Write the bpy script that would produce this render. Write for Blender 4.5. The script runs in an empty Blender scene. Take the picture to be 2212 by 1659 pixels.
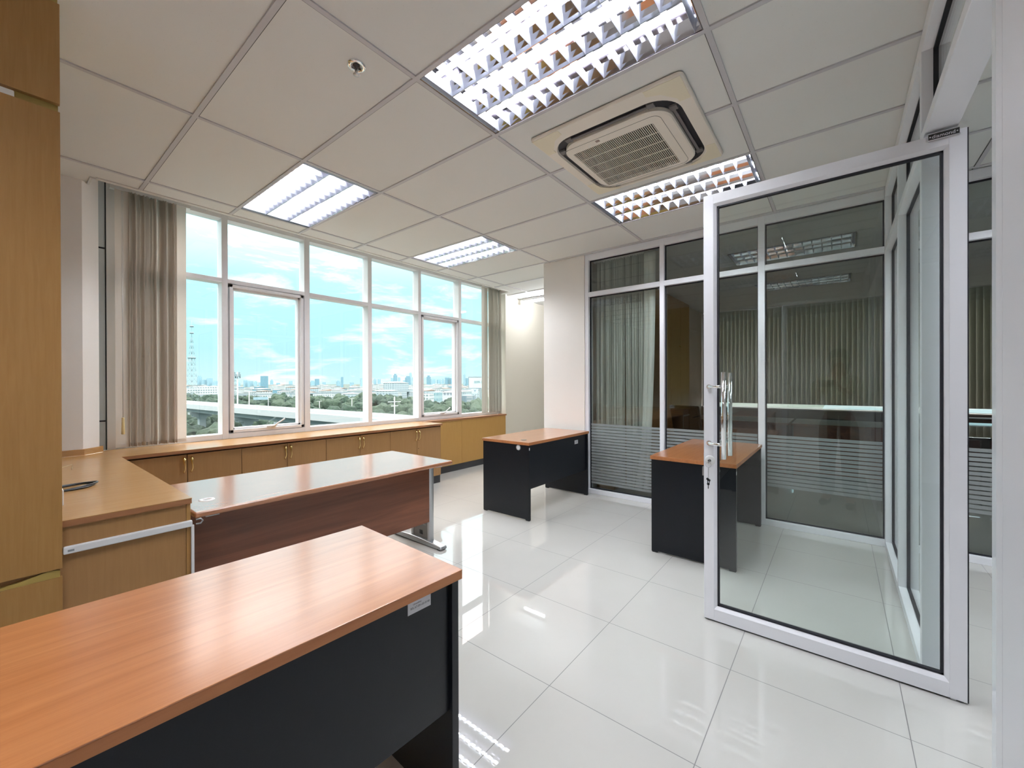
import bpy, bmesh, math, random
from mathutils import Vector, Matrix
random.seed(7)
SC = bpy.context.scene
COL = SC.collection

# ------------------------------------------------------------------ camera
CZ = 1.3254
CH = 2.8696
FPX = 886.2
R3 = Vector((0.6229, -0.7823, -0.0031)).normalized()
YAW, PIT, ROL = math.radians(38.527), math.radians(-0.130), math.radians(-0.176)
_F = Vector((math.cos(YAW), math.sin(YAW), 0)); _R = Vector((math.sin(YAW), -math.cos(YAW), 0)); _U = Vector((0, 0, 1))
F2 = _F*math.cos(PIT) + _U*math.sin(PIT); U2 = -_F*math.sin(PIT) + _U*math.cos(PIT)
R3 = _R*math.cos(ROL) + U2*math.sin(ROL); U3 = -_R*math.sin(ROL) + U2*math.cos(ROL)
cam = bpy.data.objects.new('camera', bpy.data.cameras.new('camera'))
COL.objects.link(cam)
cam.data.sensor_fit = 'HORIZONTAL'
cam.data.sensor_width = 36.0
cam.data.lens = FPX/2212*36.0
cam.data.clip_start = 0.02
cam.data.clip_end = 20000
cam.matrix_world = Matrix(((R3.x, U3.x, -F2.x, 0), (R3.y, U3.y, -F2.y, 0), (R3.z, U3.z, -F2.z, CZ), (0, 0, 0, 1)))
SC.camera = cam

# ------------------------------------------------------------------ exposure, sky, sun
SC.view_settings.view_transform = 'Standard'
SC.view_settings.look = 'None'
SC.view_settings.gamma = 1
SC.view_settings.use_curve_mapping = False
SC.view_settings.exposure = 0.10
TUBE = 112.0      # radiance of the fluorescent tubes
SKY = 1.0
SUNW = 3.0

def nt_new(mat):
    mat.use_nodes = True
    nt = mat.node_tree
    for n in list(nt.nodes): nt.nodes.remove(n)
    return nt
def N(nt, t, **kw):
    n = nt.nodes.new(t)
    for k, v in kw.items():
        if k == 'ins':
            for a, b in v.items(): n.inputs[a].default_value = b
        else: setattr(n, k, v)
    return n
def L(nt, a, b): nt.links.new(a, b)
def s2l(r, g, b):
    f = lambda c: (c/255/12.92) if c/255 <= 0.04045 else ((c/255+0.055)/1.055)**2.4
    return (f(r), f(g), f(b), 1)

w = bpy.data.worlds.new('sky_world'); SC.world = w
w.use_nodes = True
nt = w.node_tree
for n in list(nt.nodes): nt.nodes.remove(n)
tc = N(nt, 'ShaderNodeTexCoord')
sep = N(nt, 'ShaderNodeSeparateXYZ'); L(nt, tc.outputs['Generated'], sep.inputs[0])
ramp = N(nt, 'ShaderNodeValToRGB'); L(nt, sep.outputs['Z'], ramp.inputs[0])
cr = ramp.color_ramp
cr.elements[0].position = 0.0; cr.elements[0].color = (0.80, 1.02, 1.08, 1)
cr.elements[1].position = 0.9; cr.elements[1].color = (7.0, 6.6, 6.4, 1)
for p_, c_ in ((0.07, (0.64, 1.0, 1.08, 1)), (0.22, (0.70, 1.15, 1.30, 1)), (0.33, (1.4, 1.9, 2.05, 1)), (0.44, (4.8, 4.9, 4.9, 1)), (0.60, (7.5, 7.1, 6.9, 1))):
    e = cr.elements.new(p_); e.color = c_
mp = N(nt, 'ShaderNodeMapping'); L(nt, tc.outputs['Generated'], mp.inputs[0]); mp.inputs['Scale'].default_value = (2.6, 2.6, 10.5)
nz = N(nt, 'ShaderNodeTexNoise', ins={'Scale': 2.3, 'Detail': 9.0, 'Roughness': 0.62, 'Distortion': 0.35}); L(nt, mp.outputs[0], nz.inputs['Vector'])
clr = N(nt, 'ShaderNodeValToRGB'); L(nt, nz.outputs[0], clr.inputs[0])
clr.color_ramp.elements[0].position = 0.50; clr.color_ramp.elements[1].position = 0.68
mx = N(nt, 'ShaderNodeMixRGB'); mx.blend_type = 'MIX'
L(nt, clr.outputs[0], mx.inputs['Fac']); L(nt, ramp.outputs[0], mx.inputs['Color1'])
mul = N(nt, 'ShaderNodeMixRGB'); mul.blend_type = 'MULTIPLY'; mul.inputs['Fac'].default_value = 1; L(nt, ramp.outputs[0], mul.inputs['Color1']); mul.inputs['Color2'].default_value = (2.1, 1.4, 1.3, 1)
L(nt, mul.outputs[0], mx.inputs['Color2'])
bg = N(nt, 'ShaderNodeBackground'); L(nt, mx.outputs[0], bg.inputs[0]); bg.inputs[1].default_value = SKY
wo = N(nt, 'ShaderNodeOutputWorld'); L(nt, bg.outputs[0], wo.inputs[0])

sun = bpy.data.objects.new('sun', bpy.data.lights.new('sun', 'SUN')); COL.objects.link(sun)
sun.data.energy = SUNW; sun.data.angle = math.radians(1.5); sun.data.color = (1.0, 0.97, 0.92)
sun.rotation_euler = Vector((0.35, 0.75, -0.9)).to_track_quat('-Z', 'Y').to_euler()   # light travels towards the city, from behind the building

# ------------------------------------------------------------------ materials
MATS = {}
def pmat(name, col, rough=0.5, metal=0.0, spec=0.5, coat=0.0, bump=None, noise=None, ior=None, coat_rough=0.05):
    if name in MATS: return MATS[name]
    m = bpy.data.materials.new(name); nt = nt_new(m)
    b = N(nt, 'ShaderNodeBsdfPrincipled'); o = N(nt, 'ShaderNodeOutputMaterial'); L(nt, b.outputs[0], o.inputs[0])
    if len(col) == 3: col = s2l(*col)
    b.inputs['Base Color'].default_value = col
    b.inputs['Roughness'].default_value = rough; b.inputs['Metallic'].default_value = metal
    b.inputs['Specular IOR Level'].default_value = spec
    b.inputs['Coat Weight'].default_value = coat; b.inputs['Coat Roughness'].default_value = coat_rough
    if ior: b.inputs['IOR'].default_value = ior
    t = N(nt, 'ShaderNodeTexCoord')
    if noise:   # (scale, amount)
        n_ = N(nt, 'ShaderNodeTexNoise', ins={'Scale': noise[0], 'Detail': 5.0}); L(nt, t.outputs['Object'], n_.inputs['Vector'])
        mr = N(nt, 'ShaderNodeMapRange', ins={'To Min': 1-noise[1], 'To Max': 1+noise[1]}); L(nt, n_.outputs[0], mr.inputs[0])
        mm = N(nt, 'ShaderNodeMixRGB'); mm.blend_type = 'MULTIPLY'; mm.inputs['Fac'].default_value = 1; mm.inputs['Color1'].default_value = col
        L(nt, mr.outputs[0], mm.inputs['Color2']); L(nt, mm.outputs[0], b.inputs['Base Color'])
    if bump:
        n2 = N(nt, 'ShaderNodeTexNoise', ins={'Scale': bump[0], 'Detail': 4.0}); L(nt, t.outputs['Object'], n2.inputs['Vector'])
        bp = N(nt, 'ShaderNodeBump', ins={'Strength': bump[1], 'Distance': bump[2] if len(bump) > 2 else 0.002}); L(nt, n2.outputs[0], bp.inputs['Height']); L(nt, bp.outputs[0], b.inputs['Normal'])
    MATS[name] = m
    return m

def wood(name, c1, c2, axis='X', rough=0.35, scale=1.0, coat=0.0, spec=0.5, streak=0.5, bump=0.12):
    """wood grain running along an object axis"""
    m = bpy.data.materials.new(name); nt = nt_new(m)
    b = N(nt, 'ShaderNodeBsdfPrincipled'); o = N(nt, 'ShaderNodeOutputMaterial'); L(nt, b.outputs[0], o.inputs[0])
    t = N(nt, 'ShaderNodeTexCoord'); mp = N(nt, 'ShaderNodeMapping'); L(nt, t.outputs['Object'], mp.inputs[0])
    s = {'X': (1.2, 22, 22), 'Y': (22, 1.2, 22), 'Z': (22, 22, 1.2)}[axis]
    mp.inputs['Scale'].default_value = tuple(q*scale for q in s)
    n1 = N(nt, 'ShaderNodeTexNoise', ins={'Scale': 1.6, 'Detail': 8.0, 'Roughness': 0.6, 'Distortion': 0.6}); L(nt, mp.outputs[0], n1.inputs['Vector'])
    mp2 = N(nt, 'ShaderNodeMapping'); L(nt, t.outputs['Object'], mp2.inputs[0]); mp2.inputs['Scale'].default_value = tuple(q*scale*7 if q > 2 else q*scale*2.5 for q in s)
    n2 = N(nt, 'ShaderNodeTexNoise', ins={'Scale': 2.0, 'Detail': 3.0}); L(nt, mp2.outputs[0], n2.inputs['Vector'])
    ad = N(nt, 'ShaderNodeMath', operation='MULTIPLY_ADD'); L(nt, n2.outputs[0], ad.inputs[0]); ad.inputs[1].default_value = 0.25*streak; L(nt, n1.outputs[0], ad.inputs[2])
    r = N(nt, 'ShaderNodeValToRGB'); L(nt, ad.outputs[0], r.inputs[0])
    r.color_ramp.elements[0].position = 0.36; r.color_ramp.elements[0].color = s2l(*c2)
    r.color_ramp.elements[1].position = 0.74; r.color_ramp.elements[1].color = s2l(*c1)
    L(nt, r.outputs[0], b.inputs['Base Color'])
    b.inputs['Roughness'].default_value = rough; b.inputs['Coat Weight'].default_value = coat; b.inputs['Coat Roughness'].default_value = 0.18
    b.inputs['Specular IOR Level'].default_value = spec
    bp = N(nt, 'ShaderNodeBump', ins={'Strength': bump, 'Distance': 0.001}); L(nt, n2.outputs[0], bp.inputs['Height']); L(nt, bp.outputs[0], b.inputs['Normal'])
    MATS[name] = m
    return m

def glassmat(name, tint=(0.95, 0.98, 0.97), ior=1.5, boost=1.0, rough=0.0):
    m = bpy.data.materials.new(name); nt = nt_new(m)
    o = N(nt, 'ShaderNodeOutputMaterial')
    tr = N(nt, 'ShaderNodeBsdfTransparent'); tr.inputs[0].default_value = (*tint, 1)
    gl = N(nt, 'ShaderNodeBsdfGlossy'); gl.inputs['Roughness'].default_value = rough; gl.inputs[0].default_value = (1, 1, 1, 1)
    fr = N(nt, 'ShaderNodeFresnel'); fr.inputs['IOR'].default_value = ior
    geo = N(nt, 'ShaderNodeNewGeometry')
    # same index on both faces of the thin pane
    mulb = N(nt, 'ShaderNodeMath', operation='MULTIPLY'); mulb.inputs[1].default_value = boost; mulb.use_clamp = True
    inv = N(nt, 'ShaderNodeMapRange', ins={'To Min': ior, 'To Max': 1.0/ior}); L(nt, geo.outputs['Backfacing'], inv.inputs[0])
    L(nt, inv.outputs[0], fr.inputs['IOR'])
    L(nt, fr.outputs[0], mulb.inputs[0])
    mix = N(nt, 'ShaderNodeMixShader'); L(nt, mulb.outputs[0], mix.inputs[0]); L(nt, tr.outputs[0], mix.inputs[1]); L(nt, gl.outputs[0], mix.inputs[2])
    L(nt, mix.outputs[0], o.inputs[0])
    MATS[name] = m
    return m

def emit(name, col, strength):
    m = bpy.data.materials.new(name); nt = nt_new(m)
    o = N(nt, 'ShaderNodeOutputMaterial'); e = N(nt, 'ShaderNodeEmission'); e.inputs[0].default_value = (*col, 1); e.inputs[1].default_value = strength
    L(nt, e.outputs[0], o.inputs[0]); MATS[name] = m
    return m

# floor tiles
FX0, FY0, FS = 1.5027, -0.2079, 0.6
def floor_mat():
    m = bpy.data.materials.new('polished_floor_tile'); nt = nt_new(m)
    b = N(nt, 'ShaderNodeBsdfPrincipled'); o = N(nt, 'ShaderNodeOutputMaterial'); L(nt, b.outputs[0], o.inputs[0])
    t = N(nt, 'ShaderNodeTexCoord'); sp = N(nt, 'ShaderNodeSeparateXYZ'); L(nt, t.outputs['Object'], sp.inputs[0])
    lines = []
    for ax, off in (('X', FX0), ('Y', FY0)):
        a = N(nt, 'ShaderNodeMath', operation='SUBTRACT'); L(nt, sp.outputs[ax], a.inputs[0]); a.inputs[1].default_value = off - 60*FS
        d = N(nt, 'ShaderNodeMath', operation='DIVIDE'); L(nt, a.outputs[0], d.inputs[0]); d.inputs[1].default_value = FS
        f = N(nt, 'ShaderNodeMath', operation='FRACT'); L(nt, d.outputs[0], f.inputs[0])
        c = N(nt, 'ShaderNodeMath', operation='SUBTRACT'); L(nt, f.outputs[0], c.inputs[0]); c.inputs[1].default_value = 0.5
        ab = N(nt, 'ShaderNodeMath', operation='ABSOLUTE'); L(nt, c.outputs[0], ab.inputs[0])
        g = N(nt, 'ShaderNodeMath', operation='GREATER_THAN'); L(nt, ab.outputs[0], g.inputs[0]); g.inputs[1].default_value = 0.5 - 0.0016/FS
        lines.append((g, d))
    mxx = N(nt, 'ShaderNodeMath', operation='MAXIMUM'); L(nt, lines[0][0].outputs[0], mxx.inputs[0]); L(nt, lines[1][0].outputs[0], mxx.inputs[1])
    nz = N(nt, 'ShaderNodeTexNoise', ins={'Scale': 1.3, 'Detail': 6.0}); L(nt, t.outputs['Object'], nz.inputs['Vector'])
    r = N(nt, 'ShaderNodeValToRGB'); L(nt, nz.outputs[0], r.inputs[0])
    r.color_ramp.elements[0].position = 0.3; r.color_ramp.elements[0].color = (0.53, 0.52, 0.49, 1)
    r.color_ramp.elements[1].position = 0.7; r.color_ramp.elements[1].color = (0.57, 0.565, 0.535, 1)
    mix = N(nt, 'ShaderNodeMixRGB'); L(nt, mxx.outputs[0], mix.inputs['Fac']); L(nt, r.outputs[0], mix.inputs['Color1']); mix.inputs['Color2'].default_value = (0.17, 0.165, 0.16, 1)
    L(nt, mix.outputs[0], b.inputs['Base Color'])
    rr = N(nt, 'ShaderNodeMapRange', ins={'To Min': 0.010, 'To Max': 0.5}); L(nt, mxx.outputs[0], rr.inputs[0]); L(nt, rr.outputs[0], b.inputs['Roughness'])
    b.inputs['IOR'].default_value = 1.75
    return m
M_floor = floor_mat()

def ceiling_tile_mat():
    m = bpy.data.materials.new('mineral_ceiling_tile'); nt = nt_new(m)
    b = N(nt, 'ShaderNodeBsdfPrincipled'); o = N(nt, 'ShaderNodeOutputMaterial'); L(nt, b.outputs[0], o.inputs[0])
    t = N(nt, 'ShaderNodeTexCoord')
    v = N(nt, 'ShaderNodeTexVoronoi', ins={'Scale': 55.0}); L(nt, t.outputs['Object'], v.inputs['Vector'])
    n_ = N(nt, 'ShaderNodeTexNoise', ins={'Scale': 6.0, 'Detail': 2.0}); L(nt, t.outputs['Object'], n_.inputs['Vector'])
    lt = N(nt, 'ShaderNodeMath', operation='LESS_THAN'); L(nt, v.outputs['Distance'], lt.inputs[0]); lt.inputs[1].default_value = 0.085
    gt = N(nt, 'ShaderNodeMath', operation='GREATER_THAN'); L(nt, n_.outputs[0], gt.inputs[0]); gt.inputs[1].default_value = 0.52
    ml = N(nt, 'ShaderNodeMath', operation='MULTIPLY'); L(nt, lt.outputs[0], ml.inputs[0]); L(nt, gt.outputs[0], ml.inputs[1])
    mix = N(nt, 'ShaderNodeMixRGB'); L(nt, ml.outputs[0], mix.inputs['Fac']); mix.inputs['Color1'].default_value = (0.775, 0.78, 0.755, 1); mix.inputs['Color2'].default_value = (0.66, 0.655, 0.625, 1)
    L(nt, mix.outputs[0], b.inputs['Base Color']); b.inputs['Roughness'].default_value = 0.9; b.inputs['Specular IOR Level'].default_value = 0.1
    return m
M_ctile = ceiling_tile_mat()
M_tbar = pmat('grid_metal', (0.58, 0.57, 0.59, 1), 0.45)
M_ctrim = pmat('ceiling_edge_trim', (0.75, 0.735, 0.69, 1), 0.5)
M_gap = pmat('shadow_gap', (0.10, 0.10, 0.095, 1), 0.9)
M_wall = pmat('cream_wall_paint', (0.78, 0.73, 0.63, 1), 0.75, noise=(1.3, 0.02))
M_wall2 = pmat('white_wall_paint', (0.84, 0.80, 0.755, 1), 0.7, noise=(1.8, 0.02))
M_wallR = pmat('white_laminate_panel', (0.72, 0.71, 0.74, 1), 0.35)
M_pillar = pmat('pillar_wallpaper', (0.86, 0.815, 0.77, 1), 0.7, noise=(2.2, 0.03))
M_alu = pmat('white_powder_coated_aluminium', (0.87, 0.875, 0.92, 1), 0.30, spec=0.5)
M_aluw = pmat('window_frame_aluminium', (0.84, 0.83, 0.84, 1), 0.32)
M_aluGrey = pmat('grey_aluminium_cladding', (0.62, 0.67, 0.68, 1), 0.45)
M_gasket = pmat('black_rubber_gasket', (0.006, 0.006, 0.012, 1), 0.6)
M_glass = glassmat('clear_partition_glass', (0.93, 0.965, 0.95), 1.52)
M_glassD = glassmat('partition_glass_dark_side', (0.88, 0.91, 0.90), 1.52, boost=1.15)
M_glassW = glassmat('window_glass', (0.92, 0.985, 0.985), 1.5)
M_film = None
M_oak = wood('oak_laminate_vertical', (168, 127, 72), (159, 117, 62), 'Z', 0.42, 2.2)
M_oakx = wood('oak_laminate_worktop', (186, 144, 94), (178, 134, 84), 'X', 0.24, 1.6, bump=0.03)
M_oaklite = pmat('pale_veneer_edge', (170, 146, 78), 0.5)
M_oakd = wood('oak_laminate_doors', (162, 122, 76), (155, 115, 70), 'Z', 0.38, 2.2)
M_pan = wood('oak_wall_panel', (182, 140, 76), (175, 132, 68), 'Z', 0.42, 2.5)
M_edge = wood('worktop_edge_veneer', (160, 110, 72), (142, 94, 58), 'X', 0.35, 0.9)
M_cherry = wood('orange_cherry_laminate', (190, 124, 76), (170, 103, 57), 'X', 0.30, 1.15, coat=1.0)
M_cherryE = wood('cherry_edge_band', (186, 122, 74), (166, 102, 58), 'X', 0.4, 0.8)
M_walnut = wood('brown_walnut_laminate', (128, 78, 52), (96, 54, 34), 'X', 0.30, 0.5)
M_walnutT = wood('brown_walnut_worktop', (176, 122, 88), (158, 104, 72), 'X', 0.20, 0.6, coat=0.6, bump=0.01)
M_gapwood = pmat('cabinet_gap_shade', (0.07, 0.035, 0.012, 1), 0.7)  # dark body colour paints the shade seen in the door gaps
M_black = pmat('black_laminate', (0.005, 0.0065, 0.010, 1), 0.34, spec=0.32, bump=(260, 0.15, 0.0006))
M_plinth = pmat('black_plinth', (0.022, 0.024, 0.028, 1), 0.4)
M_chrome = pmat('polished_chrome', (0.86, 0.87, 0.88, 1), 0.07, metal=1.0)
M_steel = pmat('brushed_steel', (0.55, 0.56, 0.58, 1), 0.32, metal=1.0)
M_silver = pmat('silver_painted_metal', (0.42, 0.43, 0.44, 1), 0.33, metal=0.7)
M_perf = pmat('grey_perforated_steel', (0.22, 0.22, 0.22, 1), 0.4, metal=0.6)
M_gold = pmat('brass_handle', (0.90, 0.70, 0.32, 1), 0.16, metal=1.0)
M_acw = pmat('aged_white_plastic', (0.86, 0.80, 0.71, 1), 0.5, noise=(2.5, 0.04))
M_acy = pmat('yellowed_plastic', (0.84, 0.77, 0.60, 1), 0.5)
M_acslot = pmat('dark_air_slot', (0.018, 0.018, 0.024, 1), 0.5)
M_acflap = pmat('grey_air_flap', (0.17, 0.16, 0.16, 1), 0.5)
M_grd = pmat('grille_dark', (0.012, 0.011, 0.010, 1), 0.7)
M_louver = pmat('mirror_louver_aluminium', (0.72, 0.74, 0.80, 1), 0.09, metal=1.0)
M_reflect = pmat('troffer_reflector', (0.42, 0.40, 0.42, 1), 0.10, metal=1.0)
M_blade = pmat('satin_louver_blade', (0.66, 0.68, 0.76, 1), 0.38, metal=0.7)
M_tube = emit('lit_fluorescent_tube', (0.94, 0.975, 1.03), TUBE)
M_tubeoff = pmat('unlit_fluorescent_tube', (0.75, 0.78, 0.76, 1), 0.3)
M_fabric = None
M_plw = pmat('white_plastic', (0.80, 0.80, 0.80, 1), 0.4)
M_ply = pmat('yellow_plastic_weight', (0.75, 0.60, 0.30, 1), 0.4)
M_cable = pmat('black_cable_rubber', (0.012, 0.013, 0.014, 1), 0.3)
M_yel = pmat('yellow_wire', (0.80, 0.66, 0.36, 1), 0.4)
M_paper = pmat('white_paper_sticker', (0.62, 0.62, 0.64, 1), 0.6)
M_ink = pmat('dark_ink', (0.05, 0.05, 0.06, 1), 0.6)
M_silvertext = pmat('silver_lettering', (0.85, 0.85, 0.88, 1), 0.3, metal=0.3)
M_dark = pmat('black_plastic', (0.02, 0.02, 0.02, 1), 0.4)

def translucent(name, col, tcol, amt):
    m = bpy.data.materials.new(name); nt = nt_new(m); o = N(nt, 'ShaderNodeOutputMaterial')
    d = N(nt, 'ShaderNodeBsdfDiffuse'); d.inputs[0].default_value = (*col, 1)
    t = N(nt, 'ShaderNodeBsdfTranslucent'); t.inputs[0].default_value = (*tcol, 1)
    mx = N(nt, 'ShaderNodeMixShader'); mx.inputs[0].default_value = amt; L(nt, d.outputs[0], mx.inputs[1]); L(nt, t.outputs[0], mx.inputs[2]); L(nt, mx.outputs[0], o.inputs[0])
    return m
M_fabric = translucent('beige_blind_fabric', (0.90, 0.85, 0.80), (0.82, 0.77, 0.72), 0.5)
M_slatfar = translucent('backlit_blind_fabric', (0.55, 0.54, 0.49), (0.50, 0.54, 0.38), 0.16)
def filmmat():
    m = bpy.data.materials.new('frosted_film'); nt = nt_new(m); o = N(nt, 'ShaderNodeOutputMaterial')
    d = N(nt, 'ShaderNodeBsdfDiffuse'); d.inputs[0].default_value = (0.34, 0.36, 0.36, 1)
    t = N(nt, 'ShaderNodeBsdfTransparent'); t.inputs[0].default_value = (0.95, 0.98, 0.97, 1)
    mx = N(nt, 'ShaderNodeMixShader'); mx.inputs[0].default_value = 0.25; L(nt, d.outputs[0], mx.inputs[1]); L(nt, t.outputs[0], mx.inputs[2]); L(nt, mx.outputs[0], o.inputs[0])
    return m
M_film = filmmat()

# ------------------------------------------------------------------ mesh helpers
class MB:
    def __init__(s): s.bm = bmesh.new()
    def box(s, x0, x1, y0, y1, z0, z1, M=None):
        P = [(x0,y0,z0),(x1,y0,z0),(x1,y1,z0),(x0,y1,z0),(x0,y0,z1),(x1,y0,z1),(x1,y1,z1),(x0,y1,z1)]
        if M: P = [M @ Vector(p) for p in P]
        v = [s.bm.verts.new(p) for p in P]
        for f in ((0,3,2,1),(4,5,6,7),(0,1,5,4),(1,2,6,5),(2,3,7,6),(3,0,4,7)): s.bm.faces.new([v[i] for i in f])
        return s
    def quad(s, *P):
        s.bm.faces.new([s.bm.verts.new(p) for p in P]); return s
    def cyl(s, a, b, r, n=16, r2=None, cap=True):
        a = Vector(a); b = Vector(b); d = (b-a).normalized(); r2 = r if r2 is None else r2
        u = d.orthogonal().normalized(); v = d.cross(u)
        A = [s.bm.verts.new(a+(u*math.cos(t)+v*math.sin(t))*r) for t in [2*math.pi*i/n for i in range(n)]]
        B = [s.bm.verts.new(b+(u*math.cos(t)+v*math.sin(t))*r2) for t in [2*math.pi*i/n for i in range(n)]]
        for i in range(n):
            f = s.bm.faces.new((A[i], A[(i+1)%n], B[(i+1)%n], B[i])); f.smooth = True
        if cap: s.bm.faces.new(list(reversed(A))); s.bm.faces.new(B)
        return s
    def tube(s, pts, r, n=8, closed=False, rs=None):
        pts = [Vector(p) for p in pts]; rings = []; m = len(pts); u = None
        for i, p in enumerate(pts):
            a = pts[i-1] if (i > 0 or closed) else p; b = pts[(i+1)%m] if (i < m-1 or closed) else p
            d = (b-a).normalized()
            if u is None: u = d.orthogonal().normalized()
            u = (u - d*u.dot(d)).normalized(); v = d.cross(u)
            rr = rs[i] if rs else r
            rings.append([s.bm.verts.new(p+(u*math.cos(2*math.pi*k/n)+v*math.sin(2*math.pi*k/n))*rr) for k in range(n)])
        rng = range(m if closed else m-1)
        for i in rng:
            A = rings[i]; B = rings[(i+1)%m]
            for k in range(n):
                f = s.bm.faces.new((A[k], A[(k+1)%n], B[(k+1)%n], B[k])); f.smooth = True
        if not closed: s.bm.faces.new(list(reversed(rings[0]))); s.bm.faces.new(rings[-1])
        return s
    def prism(s, prof, a, b, axes):
        """profile list of 2-D points extruded from a to b along the third axis. axes e.g. 'xzy' : profile in x,z ; extrude y"""
        idx = {'x':0,'y':1,'z':2}
        def mk(p, t):
            c = [0,0,0]; c[idx[axes[0]]] = p[0]; c[idx[axes[1]]] = p[1]; c[idx[axes[2]]] = t; return c
        A = [s.bm.verts.new(mk(p,a)) for p in prof]; B = [s.bm.verts.new(mk(p,b)) for p in prof]; n = len(prof)
        for i in range(n): s.bm.faces.new((A[i],A[(i+1)%n],B[(i+1)%n],B[i]))
        s.bm.faces.new(list(reversed(A))); s.bm.faces.new(B)
        return s
    def ring(s, A, B, smooth=False):
        a = [s.bm.verts.new(p) for p in A]; b = [s.bm.verts.new(p) for p in B]; n = len(a)
        for i in range(n):
            f = s.bm.faces.new((a[i],a[(i+1)%n],b[(i+1)%n],b[i])); f.smooth = smooth
        return s
    def poly(s, P): s.bm.faces.new([s.bm.verts.new(p) for p in P]); return s
    def lathe(s, prof, c, axis='z', n=24):
        c = Vector(c); rings = []
        for r, h in prof:
            rg = []
            for k in range(n):
                t = 2*math.pi*k/n; q = (r*math.cos(t), r*math.sin(t), h)
                if axis == 'x': q = (q[2], q[0], q[1])
                if axis == 'y': q = (q[0], q[2], q[1])
                rg.append(s.bm.verts.new(c+Vector(q)))
            rings.append(rg)
        for i in range(len(rings)-1):
            for k in range(n):
                f = s.bm.faces.new((rings[i][k], rings[i][(k+1)%n], rings[i+1][(k+1)%n], rings[i+1][k])); f.smooth = True
        return s
    def obj(s, name, mat, parent=None, bevel=0, world=False, seg=2):
        off = parent.location if (world and parent is not None) else Vector((0,0,0))
        if world and parent is not None:
            q = parent
            off = Vector((0,0,0))
            while q is not None: off = off + q.location; q = q.parent
            for v in s.bm.verts: v.co -= off
        bmesh.ops.remove_doubles(s.bm, verts=s.bm.verts, dist=1e-6) if False else None
        bmesh.ops.recalc_face_normals(s.bm, faces=s.bm.faces)
        me = bpy.data.meshes.new(name); s.bm.to_mesh(me); s.bm.free()
        o = bpy.data.objects.new(name, me); COL.objects.link(o)
        if mat: me.materials.append(mat)
        if parent is not None: o.parent = parent
        if bevel:
            md = o.modifiers.new('bevel', 'BEVEL'); md.width = bevel; md.segments = seg; md.limit_method = 'ANGLE'; md.angle_limit = math.radians(40)
        return o
def thing(name, label, cat, loc=(0,0,0), rz=0, group=None):
    o = bpy.data.objects.new(name, None); COL.objects.link(o); o.location = loc; o.rotation_euler = (0,0,rz)
    o['label'] = label; o['category'] = cat
    if group: o['group'] = group
    return o
def tag(o, label, cat, group=None, kind=None):
    o['label'] = label; o['category'] = cat
    if group: o['group'] = group
    if kind: o['kind'] = kind
    return o
def struct(name, loc=(0,0,0)):
    o = bpy.data.objects.new(name, None); COL.objects.link(o); o.location = loc; o['kind'] = 'structure'; return o
def smesh(mb, name, mat, bevel=0):
    o = mb.obj(name, mat, None, bevel); o['kind'] = 'structure'; return o
KIDS = {}
def kids(o): return [c for c in COL.objects if c.parent is o]
def dup(root, loc, rz=0, label=None, group=None):
    r = root.copy(); COL.objects.link(r); r.location = loc; r.rotation_euler = (0,0,rz)
    if label: r['label'] = label
    if group: r['group'] = group
    for ch in kids(root):
        c = ch.copy(); COL.objects.link(c); c.parent = r
        for g in kids(ch):
            d = g.copy(); COL.objects.link(d); d.parent = c
    return r
def text_mesh(txt, size, name, mat, parent, M, extrude=0.0006, xscale=1.0):
    cu = bpy.data.curves.new(name, 'FONT'); cu.body = txt; cu.size = size; cu.extrude = extrude; cu.align_x = 'CENTER'; cu.align_y = 'CENTER'
    tmp = bpy.data.objects.new('tmp', cu); COL.objects.link(tmp)
    me = bpy.data.meshes.new_from_object(tmp.evaluated_get(bpy.context.evaluated_depsgraph_get()))
    bpy.data.objects.remove(tmp)
    for v in me.vertices: v.co = M @ Vector((v.co.x*xscale, v.co.y, v.co.z))
    o = bpy.data.objects.new(name, me); COL.objects.link(o); me.materials.clear(); me.materials.append(mat); o.parent = parent
    return o
def rrect(cx, cy, hx, hy, r, n=10):
    P = []
    for (sx, sy, a0) in ((1,1,0),(-1,1,90),(-1,-1,180),(1,-1,270)):
        for k in range(n+1):
            a = math.radians(a0+90*k/n); P.append((cx+sx*(hx-r)+r*math.cos(a), cy+sy*(hy-r)+r*math.sin(a)))
    return P

# ================================================================== STRUCTURE
XF, YR = 4.4375, -0.29           # back glass partition, side glass partition
XFAR, YB, XB = 10.0, -3.0, -2.6  # far wall of the next office, corridor wall, wall behind the camera
SILL = 0.789
YW = 4.67                        # room side face of the window frame
floor_ = smesh(MB().quad((XB-0.1,YB-0.1,0),(XFAR+0.1,YB-0.1,0),(XFAR+0.1,4.8,0),(XB-0.1,4.8,0)), 'floor', M_floor)

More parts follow.
